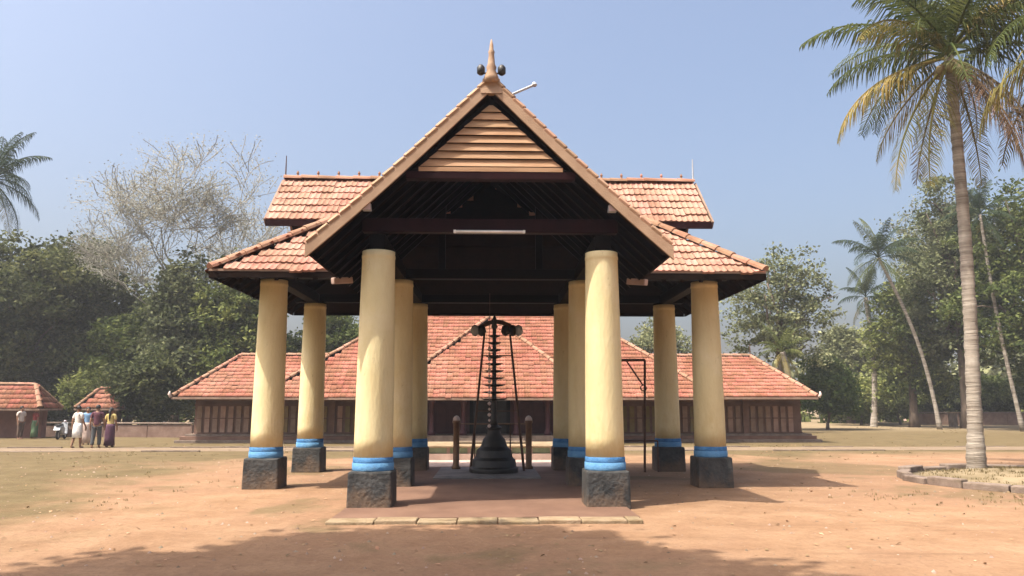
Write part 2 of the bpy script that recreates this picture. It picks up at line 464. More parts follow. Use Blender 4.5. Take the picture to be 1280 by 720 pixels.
# ================================================================== PAVILION
pav = thing('pavilion', 'open temple pavilion with cream round columns, blue bands and tiled gable roofs', 'pavilion', (0, 0, 0))
ROWS = [(-1.85, 12.42), (1.85, 12.42)] + [(x, y) for y in (15.42, 19.1) for x in (-4.40, -1.85, 1.88, 4.42)]
CT = 4.10
shaft_me = MB().lathe([(0.3099, .0), (0.3071, .3), (0.3016, .9), (0.2923, 1.7), (0.2803, 2.5), (0.2682, 3.16), (0.2682, 3.2), (0.2747, 3.21), (0.2747, 3.25), (0.2682, 3.26), (0.2682, CT - .78)], 40).mesh('column')
band_me = MB().lathe([(0.3256, .0), (0.3293, .01), (0.3275, .118), (0.3127, .122)], 40).mesh('blue_band')
band2_me = MB().lathe([(0.3182, .122), (0.3201, .13), (0.3182, .198), (0.3090, .204)], 40).mesh('pale_blue_band')
pl_me = MB().box(-.348, .348, -.348, .348, -.02, .58, .012).mesh('plinth')
for i, (x, y) in enumerate(ROWS):
    c = obj('column', shaft_me, 'cream', pav, True, loc=(x, y, .78))
    b_ = obj('blue_band', band_me, 'blue_pale', c, True, loc=(0, 0, -.20))
    b2_ = obj('blue_band', band2_me, 'blue', c, True, loc=(0, 0, -.20))
    p_ = obj('plinth', pl_me, 'plinth', c, False, .03, loc=(0, 0, -.78))
for me in (shaft_me, band_me, band2_me):
    for p in me.polygons: p.use_smooth = len(p.vertices) == 4


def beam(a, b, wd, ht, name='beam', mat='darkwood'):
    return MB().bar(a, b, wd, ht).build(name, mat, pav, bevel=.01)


for x in (-1.85, 1.85): beam((x, 12.22, CT + .13), (x, 19.6, CT + .13), .26, .26)
for x in (-4.40, 4.42): beam((x, 15.0, CT + .125), (x, 19.55, CT + .125), .24, .25)
for y in (15.42, 19.1): beam((-4.9, y, CT + .145), (4.9, y, CT + .145), .22, .20)
beam((-2.12, 12.42, 4.545), (2.12, 12.42, 4.545), .18, .23, 'tie_beam', 'maroon')
for x in (-1.0, 1.0): beam((x, 15.42, 4.3), (x, 15.42, 6.0), .14, .14, 'king_post')

# --- roof planes
GY = 11.78                                  # front edge of the gable
AZ, EZ, EX = 6.74, 4.04, 2.84               # ridge and eave of the front gable
NS = (AZ - EZ) / EX
HX, HY0, HY1, HZ, HS = 5.24, 14.2, 20.3, 4.08, .76   # hip roof: eave half-length, eaves, eave height, slope
UY0, UYR, UY1, UZ0, UZR, UX = 15.98, 17.25, 18.52, 5.50, 6.74, 4.80
hip_run = 1.85
vy = lambda x: HY0 + ((AZ - NS * abs(x)) - HZ) / HS
x_e = (AZ - HZ) / NS
gable = MB()
for s in (-1, 1):
    xv = 1.28; yv = vy(xv)
    loop = [(s * EX, GY, EZ), (s * EX, HY0, EZ), (s * x_e, HY0, HZ), (s * xv, yv, AZ - NS * xv), (0, 17.25, AZ), (0, GY, AZ)]
    if s < 0: loop = loop[::-1]
    gable.slab(loop, .07)
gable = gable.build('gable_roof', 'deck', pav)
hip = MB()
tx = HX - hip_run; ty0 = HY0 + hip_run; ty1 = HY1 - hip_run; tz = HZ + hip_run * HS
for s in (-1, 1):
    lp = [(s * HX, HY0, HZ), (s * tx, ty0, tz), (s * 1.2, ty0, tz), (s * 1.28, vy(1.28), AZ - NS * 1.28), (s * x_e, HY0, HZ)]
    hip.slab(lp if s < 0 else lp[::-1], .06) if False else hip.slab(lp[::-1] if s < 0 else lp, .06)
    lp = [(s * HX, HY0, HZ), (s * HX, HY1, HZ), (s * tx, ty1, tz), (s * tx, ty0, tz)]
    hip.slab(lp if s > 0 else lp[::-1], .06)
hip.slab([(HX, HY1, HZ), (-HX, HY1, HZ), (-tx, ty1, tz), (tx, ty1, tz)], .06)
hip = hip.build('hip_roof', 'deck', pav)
upper = MB()
upper.slab([(-UX, UY0, UZ0), (UX, UY0, UZ0), (UX, UYR, UZR), (-UX, UYR, UZR)], .06)
upper.slab([(UX, UY1, UZ0), (-UX, UY1, UZ0), (-UX, UYR, UZR), (UX, UYR, UZR)], .06)
upper = upper.build('ridge_roof', 'deck', pav)
for s in (-1, 1):                            # gablet boards closing the ends of the upper roof
    g = MB().slab([(s * 3.62, 16.1, 5.44), (s * 3.62, 18.4, 5.44), (s * 3.62, 17.25, 6.66)], .05).build('gablet', 'darkwood', upper)

# tiles
above_gable = lambda p: p.z > AZ - NS * abs(p.x) - .02
hip_left = field((-HX, HY0, HZ), (-x_e, HY0, HZ), (-1.2, ty0, tz), (-tx, ty0, tz), above_gable)
hip_right = field((x_e, HY0, HZ), (HX, HY0, HZ), (tx, ty0, tz), (1.2, ty0, tz), above_gable)
up_front = field((-UX, UY0, UZ0), (UX, UY0, UZ0), (UX, UYR, UZR), (-UX, UYR, UZR), lambda p: p.z > AZ - NS * abs(p.x) - .05)
tiles_single(hip_left, hip); tiles_single(hip_right, hip)
left_over = 296 - len(hip_left) - len(hip_right)
up_front.sort(key=lambda m: -abs(m.translation.x))
tiles_single(up_front[:left_over], upper); tiles_joined(up_front[left_over:], upper)
tiles_joined(field((UX, UY1, UZ0), (-UX, UY1, UZ0), (-UX, UYR, UZR), (UX, UYR, UZR)), upper)
rest = field((HX, HY0, HZ), (HX, HY1, HZ), (tx, ty1, tz), (tx, ty0, tz)) + field((-HX, HY1, HZ), (-HX, HY0, HZ), (-tx, ty0, tz), (-tx, ty1, tz)) \
    + field((HX, HY1, HZ), (-HX, HY1, HZ), (-tx, ty1, tz), (tx, ty1, tz))
tiles_joined(rest, hip)
front_or_over = lambda p: p.y < HY0 + .05 or p.z > HZ + HS * (p.y - HY0) - .02
front_or_over2 = lambda p: front_or_over(p) and (p.y < UY0 or p.z > UZ0 + (UZR - UZ0) / (UYR - UY0) * (p.y - UY0) - .02)
tiles_joined(field((EX, GY + .08, EZ), (EX, 17.25, EZ), (0, 17.25, AZ), (0, GY + .08, AZ), front_or_over2)
             + field((-EX, 17.25, EZ), (-EX, GY + .08, EZ), (0, GY + .08, AZ), (0, 17.25, AZ), front_or_over2), gable)
# ridges and hips
for s in (-1, 1):
    ridge_line((s * HX, HY0, HZ + .06), (s * tx, ty0, tz + .06), hip, r=1.0)
    ridge_line((s * HX, HY1, HZ + .06), (s * tx, ty1, tz + .06), hip, r=1.0)
ridge_line((-UX, UYR, UZR + .05), (UX, UYR, UZR + .05), upper, L=.40)
ridge_line((0, GY + .15, AZ + .05), (0, 17.25, AZ + .05), gable)
# small cresting knobs on the upper ridge
knob = MB().lathe([(.028, 0), (.022, .05), (.034, .08), (.012, .13)], 8).mesh('crest_knob')
for i in range(20): obj('crest_knob', knob, 'ridge', upper, loc=(-4.5 + i * 9.0 / 19, UYR, UZR + .125))
for s in (-1, 1):
    MB().tube([(s * (UX - .02), UYR, UZR + .05), (s * (UX - .02), UYR, UZR + .62)], [.022, .010], 6).build('ridge_rod', 'iron' if s < 0 else 'greymetal', upper)
    # verge boards on the ends of the upper roof
    for ya in (UY0, UY1):
        MB().bar((s * (UX + .02), ya, UZ0 - .03), (s * (UX + .02), UYR, UZR - .03), .04, .15, (0, 0, 1)).build('bargeboard', 'fascia', upper)
MB().box(-UX, UX, UY0 - .05, UY0 - .005, UZ0 - .13, UZ0 + .01).build('eave_board', 'maroon', upper)

# eave boards of the hip roof
e = .04
for (a, b) in (((-HX - .02, HY0 - .02), (-x_e - .12, HY0 - .02)), ((x_e + .12, HY0 - .02), (HX + .02, HY0 - .02)),
               ((HX + .02, HY0 - .02), (HX + .02, HY1)), ((-HX - .02, HY1), (-HX - .02, HY0 - .02)), ((HX, HY1 + .02), (-HX, HY1 + .02))):
    MB().bar((*a, HZ + .02), (*b, HZ + .02), .035, .045).build('eave_board', 'fascia', hip)
    MB().bar((*a, HZ - .065), (*b, HZ - .065), .03, .115).build('fascia_board', 'deck', hip)
# rafters below the overhangs
for s in (-1, 1):
    for i in range(7):
        x = s * (2.95 + i * .36)
        z1 = HZ - .125; y1 = HY0 + .02
        y2 = min(16.0, HY0 + (HX - abs(x)))
        if y2 - y1 > .3: MB().bar((x, y1, z1), (x, y2, z1 + (y2 - y1) * HS), .07, .10).build('rafter', 'deck', hip)
    for i in range(11):
        y = HY0 + .4 + i * .52
        lim = max(.35, min(hip_run, min(y - HY0, HY1 - y)))
        MB().bar((s * (HX - .02), y, HZ - .125), (s * (HX - lim), y, HZ - .125 + (lim - .02) * HS), .07, .10).build('rafter', 'deck', hip)
    for i in range(10):
        y = GY + .28 + i * .46
        xi = .35 if y < 16 else .2
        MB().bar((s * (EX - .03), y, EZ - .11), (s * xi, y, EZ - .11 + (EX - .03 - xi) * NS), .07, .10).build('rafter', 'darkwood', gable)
    # pale carved rafter end under each inner eave corner
    MB().bar((s * 2.94, HY0 - .14, HZ - .20), (s * 2.66, HY0 + .25, HZ - .12), .09, .12).build('rafter_end', 'platpink', hip, bevel=.015)
    # eave board of the gable
    MB().bar((s * (EX + .02), GY + .02, EZ - .03), (s * (EX + .02), HY0 - .12, EZ - .03), .04, .14).build('eave_board', 'deck', gable)

# gable front: bargeboards, verge tiles, pediment of horizontal boards, finial
nrm = Vector((NS, 0, 1)).normalized()
for s in (-1, 1):
    lo = Vector((s * (EX + .06), GY - .03, EZ - .02)); hi = Vector((s * .03, GY - .03, AZ + .04))
    # the board flares out a little towards the eave
    pts = []
    for k in range(9):
        t = k / 8; p = lo.lerp(hi, t); p.z -= .07 * math.sin(math.pi * t) * (1 - t * .4); pts.append(p)
    mb = MB(); vs_ = []
    for p in pts:
        for dz, dy in ((-.15, -.025), (.07, -.025), (.07, .025), (-.15, .025)): vs_.append((p.x, p.y + dy, p.z + dz))
    fs_ = []
    for k in range(8):
        for q in range(4):
            q2 = (q + 1) % 4; fs_.append((k * 4 + q, k * 4 + q2, k * 4 + 4 + q2, k * 4 + 4 + q))
    fs_ += [(3, 2, 1, 0), (32, 33, 34, 35)]
    if s > 0: fs_ = [tuple(reversed(f)) for f in fs_]
    mb.add(vs_, fs_); mb.build('bargeboard', 'barge', gable)
    L = (hi - lo).length; n = 17
    for k in range(n):
        t0 = k / n; p0 = lo.lerp(hi, t0); p1 = lo.lerp(hi, (k + .96) / n)
        for p, t in ((p0, t0), (p1, (k + .96) / n)): p.z -= .07 * math.sin(math.pi * t) * (1 - t * .4)
        off = Vector((0, .06, .105))
        MB().bar(p0 + off + Vector((0, 0, .015)), p1 + off, .20, .065, (0, -.35, 1)).build('verge_tile', 'verge', gable, bevel=.012)
PZ = 5.38; PT = AZ - .26
PO = AZ - .13
ped = MB().slab([(-(PO - PZ) / NS, GY + .13, PZ), ((PO - PZ) / NS, GY + .13, PZ), (0, GY + .13, PO)], .03).build('pediment', 'darkwood', pav)
nb = 8; z0 = PZ + .02; z1 = PT - .02; bh = (z1 - z0) / nb
for k in range(nb):
    za = z0 + k * bh; zb = za + bh * .93
    wa = (PT - za) / NS ; wb = max(.03, (PT - zb) / NS)
    ya, yb = GY + .035 + random.uniform(-.003, .003), GY + .075
    MB().add([(-wa, ya, za), (wa, ya, za), (wb, yb, zb), (-wb, yb, zb), (-wa, ya + .02, za), (wa, ya + .02, za), (wb, yb + .02, zb), (-wb, yb + .02, zb)],
             [(0, 1, 2, 3), (7, 6, 5, 4), (4, 5, 1, 0), (3, 2, 6, 7), (5, 6, 2, 1), (4, 0, 3, 7)]).build('board', 'louver', ped)
MB().box(-1.16, 1.16, GY + .025, GY + .12, PZ - .07, PZ).build('sill_board', 'louver', ped)
MB().box(-1.36, 1.36, GY + .03, GY + .2, PZ - .19, PZ - .072).build('sill_beam', 'maroon', ped)
fin = MB().lathe([(.13, 0), (.12, .10), (.07, .22), (.085, .27), (.06, .33), (.045, .5), (.055, .54), (.035, .58), (.03, .66), (.008, .76)], 14, (0, GY - .02, AZ + .05)).build('finial', 'barge', pav, True)
MB().box(-.17, .17, GY - .07, GY + .05, AZ - .14, AZ + .12, .03).build('finial_block', 'barge', fin)
for s in (-1, 1):
    MB().lathe([(.03, 0), (.065, .03), (.065, .13), (.035, .17)], 10, (s * .17, GY - .04, AZ + .18)).build('lamp_bulb', 'bronze', fin, True)
    MB().tube([(s * .05, GY - .04, AZ + .22), (s * .15, GY - .04, AZ + .2)], .012, 6).build('lamp_arm', 'iron', fin)

# floodlights under the gable eaves and the tube light on the tie beam
for s, lab in ((-1, 'small pinkish floodlight under the gable slope beside the partly shaded front column'), (1, 'small pinkish floodlight under the gable slope beside the sunlit front column')):
    p = at(459 if s < 0 else 765, 259 if s < 0 else 261, 11.9)
    t = thing('floodlight', lab, 'floodlight', p)
    MB().box(-.07, .07, -.05, .05, -.06, .06, .012).build('housing', 'greymetal', t, bevel=.01)
    MB().box(-.06, .06, -.062, -.051, -.05, .05).build('glass', 'lampglass', t)
    MB().bar((0, 0, .06), (0, .06, .22), .03, .015).build('bracket', 'iron', t)
tl = thing('tube_light', 'unlit fluorescent tube light fixed to the front tie beam', 'tube light', (-.02, 12.28, 4.40))
MB().box(-.58, .58, -.02, .03, .0, .05).build('batten', 'greymetal', tl)
MB().tube([(-.56, -.035, .02), (.56, -.035, .02)], .016, 10).build('tube', 'white', tl, True)
for s in (-1, 1): MB().box(s * .57 - .02, s * .57 + .02, -.055, -.015, -.005, .045).build('end_cap', 'white', tl)
rod = thing('roof_bracket', 'thin metal rod sticking out from the gable ridge beside the finial', 'bracket', at(640, 118, 12.7))
q = at(668, 106, 12.7) - rod.location
MB().tube([(0, 0, 0), q], .022, 6).build('arm', 'greymetal', rod)
MB().lathe([(.03, -.03), (.05, 0), (.03, .04)], 8, tuple(q)).build('cap', 'greymetal', rod)
MB().tube([(0, 0, 0), (-.05, 0, -.28)], .02, 6).build('post', 'iron', rod)

# ================================================================== THINGS INSIDE AND BEHIND THE PAVILION
lx, ly = .10, 18.0
lamp = thing('oil_lamp', 'tall black tiered oil lamp on a flared round base inside the pavilion', 'oil lamp', (lx, ly, .066))
MB().lathe([(.66, 0), (.66, .10), (.60, .13), (.58, .28), (.50, .34), (.47, .50), (.36, .58), (.30, .74), (.20, .84), (.16, .95), (.22, 1.0), (.10, 1.08)], 28).build('base', 'bronze', lamp, True, .008).scale = (.86, .86, 1)
MB().lathe([(.10, 1.05), (.06, 1.2), (.05, 2.2), (.045, 3.3), (.02, 3.45)], 14).build('stem', 'bronze', lamp, True)
for i in range(10):
    z = 1.62 + i * .165; r = .30 - i * .017
    MB().lathe([(.05, z), (r * .7, z + .015), (r, z + .045), (r * .98, z + .055), (r * .6, z + .03), (.055, z + .06)], 20).build('tier', 'bronze', lamp, True)
MB().lathe([(.03, 3.3), (.08, 3.36), (.05, 3.44), (.07, 3.5), (.01, 3.66)], 12).build('finial', 'bronze', lamp, True)
fr = thing('pole_frame', 'dark A-shaped pole frame with arched top standing around the tiered lamp', 'pole frame', (lx, ly, .066))
pL0, pL1 = at(588, 592, 18.3), at(606, 412, 18.3); pR0, pR1 = at(655, 592, 18.3), at(637, 412, 18.3)
for a, b in ((pL0, pL1), (pR0, pR1)):
    a = a - fr.location; b = b - fr.location; a.z = 0
    MB().tube([a, b], [.032, .026], 8).build('pole', 'iron', fr)
arc = []
for k in range(9):
    t = k / 8; p = at(590 + 60 * t, 417 - 15 * math.sin(math.pi * t), 18.3) - fr.location; arc.append(p)
MB().tube(arc, .055, 8).build('arch', 'iron', fr)
for v in (445, 475, 515):
    k = (v - 412) / 180
    a = pL1.lerp(pL0, k) - fr.location; b = pR1.lerp(pR0, k) - fr.location
    if v != 475: MB().tube([a, b], .012, 6).build('rung', 'iron', fr)
for i, u in enumerate((594, 602, 632, 641, 648)):
    p = at(u, 408, 18.3) - fr.location
    MB().lathe([(.01, .04), (.085, 0), (.115, -.13), (.075, -.2), (.015, -.24)], 10, tuple(p)).build('hanging_lamp', 'greymetal' if i in (0, 4) else 'bronze', fr, True)
bs = thing('bead_string', 'string of pale beads hanging in front of the tiered lamp', 'bead string', at(612, 432, 17.2))
blen = bs.location.z - at(612, 536, 17.2).z
for i in range(15):
    r_ = .042 if i % 2 == 0 else .03
    MB().lathe([(.006, -r_), (r_ * .8, -r_ * .5), (r_, 0), (r_ * .8, r_ * .5), (.006, r_)], 10, (0, 0, -blen * (i + .5) / 15)).build('bead', 'bead', bs, True)
MB().tube([(0, 0, 4.12 - bs.location.z), (0, 0, -blen)], .006, 5).build('cord', 'iron', bs)
rl = thing('railing', 'pair of brown capped posts with thin rails behind the tiered lamp', 'railing', (0, 18.9, .06))
for u in (570, 661):
    p = at(u, 590, 18.9); hgt = at(u, 522, 18.9).z - .06
    c = MB().lathe([(.11, 0), (.11, .05), (.075, .08), (.075, hgt - .14), (.10, hgt - .12), (.10, hgt - .07)], 16, (p.x, 0, 0)).build('post', 'brass', rl, True)
    MB().lathe([(.09, hgt - .07), (.085, hgt - .02), (.05, hgt + .03), (.01, hgt + .05)], 14, (p.x, 0, 0)).build('cap', 'bead', c, True)
xa, xb = at(570, 590, 18.9).x, at(661, 590, 18.9).x
for z in (.62, 1.08): MB().tube([(xa, 0, z), (xb, 0, z)], .018, 8).build('rail', 'brass', rl)
for x in (xa + .45, xb - .45): MB().tube([(x, 0, 0), (x, 0, 1.08)], .016, 8).build('baluster', 'iron', rl)

st = thing('iron_stand', 'rusty iron stand with braced arm beside the rear columns', 'stand', ground(806, 590))
b0 = st.location.copy(); tp = at(806, 450, b0.y) - b0; tl_ = at(760, 450, b0.y) - b0
MB().tube([(0, 0, 0), tp], .030, 8).build('post', 'iron', st)
MB().tube([(tl_.x, 0, 0), tl_], .030, 8).build('post', 'iron', st)
MB().tube([tl_, tp], .030, 8).build('arm', 'iron', st)
MB().tube([at(783, 451, b0.y) - b0, at(804, 482, b0.y) - b0], .02, 8).build('brace', 'iron', st)
for v in (551,): MB().tube([at(760, v, b0.y) - b0, at(822, v, b0.y) - b0], .022, 8).build('rail', 'iron', st)
rg = MB()
cc = at(804, 485, b0.y) - b0
rg.tube([(cc.x + .07 * math.cos(a), -.03, cc.z + .07 * math.sin(a)) for a in np.linspace(0, 2 * math.pi, 17)], .014, 6).build('ring', 'iron', st)
MB().tube([at(822, 551, b0.y) - b0, (at(822, 551, b0.y) - b0).xy.to_3d()], .018, 8).build('leg', 'iron', st)

lp = thing('low_platform', 'low pale plastered platform with a green painted band before the temple entrance', 'platform', (0, 23.5, 0))
MB().box(-2.7, 2.7, -1, 1.4, -.02, .20).build('base', 'platpink', lp, bevel=.01)
MB().box(-2.62, 2.62, -.93, 1.33, .20, .37).build('green_band', 'platgreen', lp, bevel=.01)
MB().box(-2.75, 2.75, -1.05, 1.45, .37, .43).build('top_slab', 'kerb', lp, bevel=.015)
for i in range(9):
    x = -2.4 + i * .6
    MB().box(x - .045, x + .045, -.965, -.931, .20, .37).build('pilaster', 'platpink', lp)

# ================================================================== TEMPLE BUILDING
tmp = thing('temple_building', 'long low temple hall with red tiled hip roofs and brown slatted walls', 'temple')
X0, X1 = -12.75, 13.75
WY = 33.7
for (a, b, y, z0, z1, mt) in ((X0 - .55, X1 + .6, 33.0, -.02, .12, 'stone'), (X0 - .4, X1 + .45, 33.2, .12, .27, 'brownwall'), (X0 - .25, X1 + .3, 33.35, .27, .36, 'stone')):
    MB().box(a, b, y, 38.2, z0, z1).build('plinth_course', mt, tmp, bevel=.012)
MB().box(X0, X1, WY, 37.8, .36, 2.6).build('wall', 'brownwall', tmp)
sl = MB().box(-.105, .105, -.07, 0, .0, 1.12).mesh('lattice_slat'); sl.materials.append(M['lattice'])
sl2 = MB().box(-.105, .105, -.07, 0, .0, 1.12).mesh('lattice_slat'); sl2.materials.append(M['lattice_y'])
x = X0 + .22; i = 0
while x < X1 - .2:
    if not (-4.3 < x < 4.3):
        pil = i % 9 == 8
        if pil:
            MB().box(x - .13, x + .13, WY - .14, WY - .001, .36, 2.0).build('pilaster', 'brownwall', tmp, bevel=.01)
        else:
            o = obj('lattice_slat', sl2 if 5 < abs(x) < 9.5 and i % 3 else sl, None, tmp, loc=(x, WY - .002, .42 + random.uniform(-.01, .01)))
    x += .335; i += 1
for z, h in ((.38, .05), (1.0, .045), (1.56, .07)):
    for a, b in ((X0, -4.35), (4.35, X1)):
        MB().box(a, b, WY - .10, WY - .073, z, z + h).build('lattice_rail', 'brownwall', tmp)
for s, xx in ((-1, X0), (1, X1)):             # side wall slats
    for k in range(10):
        MB().box(min(xx, xx + s * .05), max(xx, xx + s * .05), 34.0 + k * .36, 34.2 + k * .36, .42, 1.54).build('lattice_slat', 'lattice', tmp)
# entrance
MB().box(-4.3, 4.3, WY - .06, WY - .003, .36, 2.3).build('entrance_wall', 'maroonwall', tmp)
for k in range(17):
    x = -4.16 + k * .52
    if abs(x) > .8: MB().box(x - .20, x + .20, WY - .10, WY - .062, .5, 1.75).build('panel', 'maroonwall', tmp, bevel=.012)
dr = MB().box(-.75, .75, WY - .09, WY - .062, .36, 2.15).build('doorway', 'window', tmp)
for s in (-1, 1): MB().box(s * .8 - .08, s * .8 + .08, WY - .14, WY - .062, .36, 2.2).build('door_jamb', 'darkwood', tmp)
for x in (-4.0, -2.4, -1.1, 1.1, 2.4, 4.0):
    MB().lathe([(.15, .36), (.15, .5), (.10, .55), (.10, 1.6), (.15, 1.7), (.15, 1.95)], 12, (x, 31.9, 0)).build('porch_post', 'maroonwall', tmp, True)
MB().box(-4.5, 4.5, 31.4, 33.34, -.02, .36).build('porch_floor', 'stone', tmp)
for k in range(3): MB().box(-1.4, 1.4, 31.4 - .3 * (k + 1), 31.4 - .3 * k, -.02, .27 - .09 * k).build('step', 'stone', tmp)


def hip_roof(name, x0, x1, y0, y1, z0, rx0, rx1, ry0, ry1, z1, parent, keep=None, thick=.08, front_tiles=True):
    m = MB()
    A, B, C, D = (x0, y0, z0), (x1, y0, z0), (x1, y1, z0), (x0, y1, z0)
    a, b, c, d = (rx0, ry0, z1), (rx1, ry0, z1), (rx1, ry1, z1), (rx0, ry1, z1)
    sides = [(A, B, b, a), (B, C, c, b), (C, D, d, c), (D, A, a, d)]
    for q in sides:
        u = []
        for p in q:
            if not u or (Vector(p) - Vector(u[-1])).length > 1e-4: u.append(p)
        if (Vector(u[0]) - Vector(u[-1])).length < 1e-4: u.pop()
        m.slab(u, thick)
    r = m.build(name, 'deck', parent)
    T = []
    for q in sides: T += field(*q, keep)
    tiles_joined(T, r)
    for p, q in ((A, a), (B, b), (C, c), (D, d)): ridge_line(Vector(p) + Vector((0, 0, .05)), Vector(q) + Vector((0, 0, .05)), r, L=.42)
    if rx1 - rx0 > .1: ridge_line((rx0, (ry0 + ry1) / 2, z1 + .05), (rx1, (ry0 + ry1) / 2, z1 + .05), r, L=.42)
    if ry1 - ry0 > .1: ridge_line((rx0, ry0, z1 + .05), (rx0, ry1, z1 + .05), r, L=.42)
    for p, q in ((A, B), (B, C), (D, A)):
        dv = (Vector(q) - Vector(p)).normalized(); off = Vector((dv.y, -dv.x, 0)) * .02
        MB().bar(Vector(p) + off - Vector((0, 0, .045)), Vector(q) + off - Vector((0, 0, .045)), .04, .09).build('eave_board', 'fascia', r)
    return r


ZE = 1.92
wing = hip_roof('wing_roof', -13.2, 13.95, 32.3, 39.0, ZE, -11.45, 12.2, 35.4, 35.4, 3.82, tmp,
                keep=lambda p: not (abs(p.x) < 9.3 and p.z < 1.92 + (p.y - 31.8) * .77 - .1 and (9.6 - abs(p.x)) * .73 + 1.92 > p.z + .1))
blk = hip_roof('central_roof', -9.6, 9.6, 31.75, 42.2, ZE - .03, -4.2, 4.2, 37.0, 37.0, 5.95, tmp)
por = hip_roof('porch_roof', -4.5, 4.5, 30.8, 41.2, ZE - .05, 0, 0, 35.9, 36.2, 5.72, tmp)
for s, xx in ((-1, -13.25), (1, 14.0)):       # upturned pale corner pieces
    for p in ((xx, 32.28),):
        MB().tube([(p[0], p[1], ZE), (p[0] + s * .06, p[1] - .04, ZE + .12), (p[0] + s * .03, p[1] - .05, ZE + .24)], [.07, .06, .025], 8).build('corner_finial', 'bead', tmp, True)
MB().tube([(12.2, 35.4, 3.8), (12.2, 35.4, 4.4)], [.03, .015], 6).build('ridge_rod', 'iron', tmp)

# ================================================================== OUTBUILDINGS AND WALLS
def house(name, label, x0, x1, y0, y1, ze, zr, wall='housewall', over=.45, cat='house', posts=False, front=None):
    h = thing(name, label, cat, ((x0 + x1) / 2, y0, 0)); ox, oy = (x0 + x1) / 2, y0
    L = x1 - x0; D = y1 - y0
    MB().box(-L / 2 + over, L / 2 - over, over if not posts else D * .55, D - over, -.02, ze + .25).build('wall', wall, h)
    rx = min(L / 2 - .01, D / 2 * .9)
    r = MB()
    r = hip_roof('roof', -L / 2, L / 2, 0, D, ze, -L / 2 + rx, L / 2 - rx, D / 2, D / 2, zr, h)
    if posts:
        for k in range(posts):
            x = -L / 2 + .35 + (L - .7) * k / (posts - 1)
            MB().box(x - .07, x + .07, .35, .49, -.02, ze + .05).build('post', 'lattice', h, bevel=.01)
    else:
        for x in (-L * .25, L * .25):
            wn = MB().box(x - .4, x + .4, over - .03, over - .002, .7, ze - .1).build('window', 'window', h)
            MB().box(x - .45, x + .45, over - .06, over - .032, .62, .69).build('sill', 'white', wn)
    return h


g1 = ground(20, 546)
sx1 = at(50, 512, 37.6).x
house('tiled_shed', 'small open shed with a low red tiled roof beside the west wall', sx1 - 6.5, sx1, 37.6, 39.5, 1.42, 2.55, posts=4, cat='shed')
xa_, xb_ = at(93, 512, 41.6).x, at(148, 512, 41.6).x
house('tiled_stall', 'little stall with an orange tiled roof behind the group of people', xa_, xb_, 41.6, 43.4, 1.40, 2.45, posts=3, cat='stall', wall='maroonwall')
xa_, xb_ = at(38, 470, 66).x, at(86, 470, 66).x
house('red_house', 'dark red house half hidden behind the dense trees', xa_ - 1.0, xb_ + .6, 66, 71, 4.0, 5.4, cat='house')
xa_, xb_ = at(1150, 515, 74).x, at(1182, 515, 74).x
house('pale_house', 'small pale house half hidden behind the roadside bushes', xa_ - 1, xb_ + 1, 74, 79, 2.6, 4.1, wall='platpink', cat='house')


def wall_run(name, label, a, b, h, th=.3):
    a = Vector(a); b = Vector(b); n = max(2, round((b - a).length / 2.4))
    wl = thing(name, label, 'wall', a)
    d = (b - a).normalized(); ang = math.atan2(d.y, d.x); wl.rotation_euler.z = ang; L = (b - a).length
    for k in range(n):
        MB().box(k * L / n + .01, (k + 1) * L / n - .01, -th / 2, th / 2, -.03, h + random.uniform(-.03, .03)).build('wall_panel', 'laterite', wl, bevel=.02)
        MB().box(k * L / n, (k + 1) * L / n - .004, -th / 2 - .05, th / 2 + .05, h + .032, h + .11).build('coping', 'stone', wl, bevel=.015)
    return wl


wall_run('compound_wall', 'low brown laterite wall running behind the people towards the temple', (-29, 41.5, 0), (-14.6, 38.6, 0), .62)
wall_run('compound_wall', 'low brown laterite wall on the far side beyond the ringed palm', (34.5, 61.5, 0), (62, 58, 0), .92)
for u, lab in ((1192, 'square stone gatepost at the near end of the far laterite wall'), (1206, 'square stone gatepost beside its twin and a gap')):
    p = ground(u, 534)
    t = thing('gatepost', lab, 'gatepost', p)
    MB().box(-.22, .22, -.22, .22, -.02, 1.0, .01).build('shaft', 'stone', t, bevel=.02); MB().box(-.28, .28, -.28, .28, 1.0, 1.1).build('cap', 'kerb', t, bevel=.02)

# ring of kerb stones round the near palm
PX, PY = 11.1, 17.45
cx, cy, RR = 11.65, 16.05, 2.72
ring = thing('planter_ring', 'ring of low stone kerbs around the sandy foot of the tall palm', 'planter', (cx, cy, 0))
NK = 21
for k in range(NK):
    a0 = 2 * math.pi * k / NK + .006; a1 = 2 * math.pi * (k + 1) / NK - .006
    h = .15 + random.uniform(-.03, .03); r0, r1 = RR - .15 + random.uniform(-.03, .03), RR + .10 + random.uniform(-.04, .04)
    vs_ = [(r * math.cos(a), r * math.sin(a), z) for z in (-.02, h) for a in (a0, a1) for r in (r0, r1)]
    MB().add(vs_, [(0, 1, 3, 2), (4, 6, 7, 5), (0, 4, 5, 1), (1, 5, 7, 3), (3, 7, 6, 2), (2, 6, 4, 0)]).build('kerb_stone', 'stone', ring, bevel=.025)
mo = MB(); prof = [(RR - .18, .05), (2.1, .09), (1.5, .17), (.9, .21), (.4, .23), (.02, .23)]
mo.lathe(prof, 40); mo.build('soil', pm('dry_soil', (.14, .105, .055), (.24, .185, .11), 1.5, .95, .4, 20), ring, True)

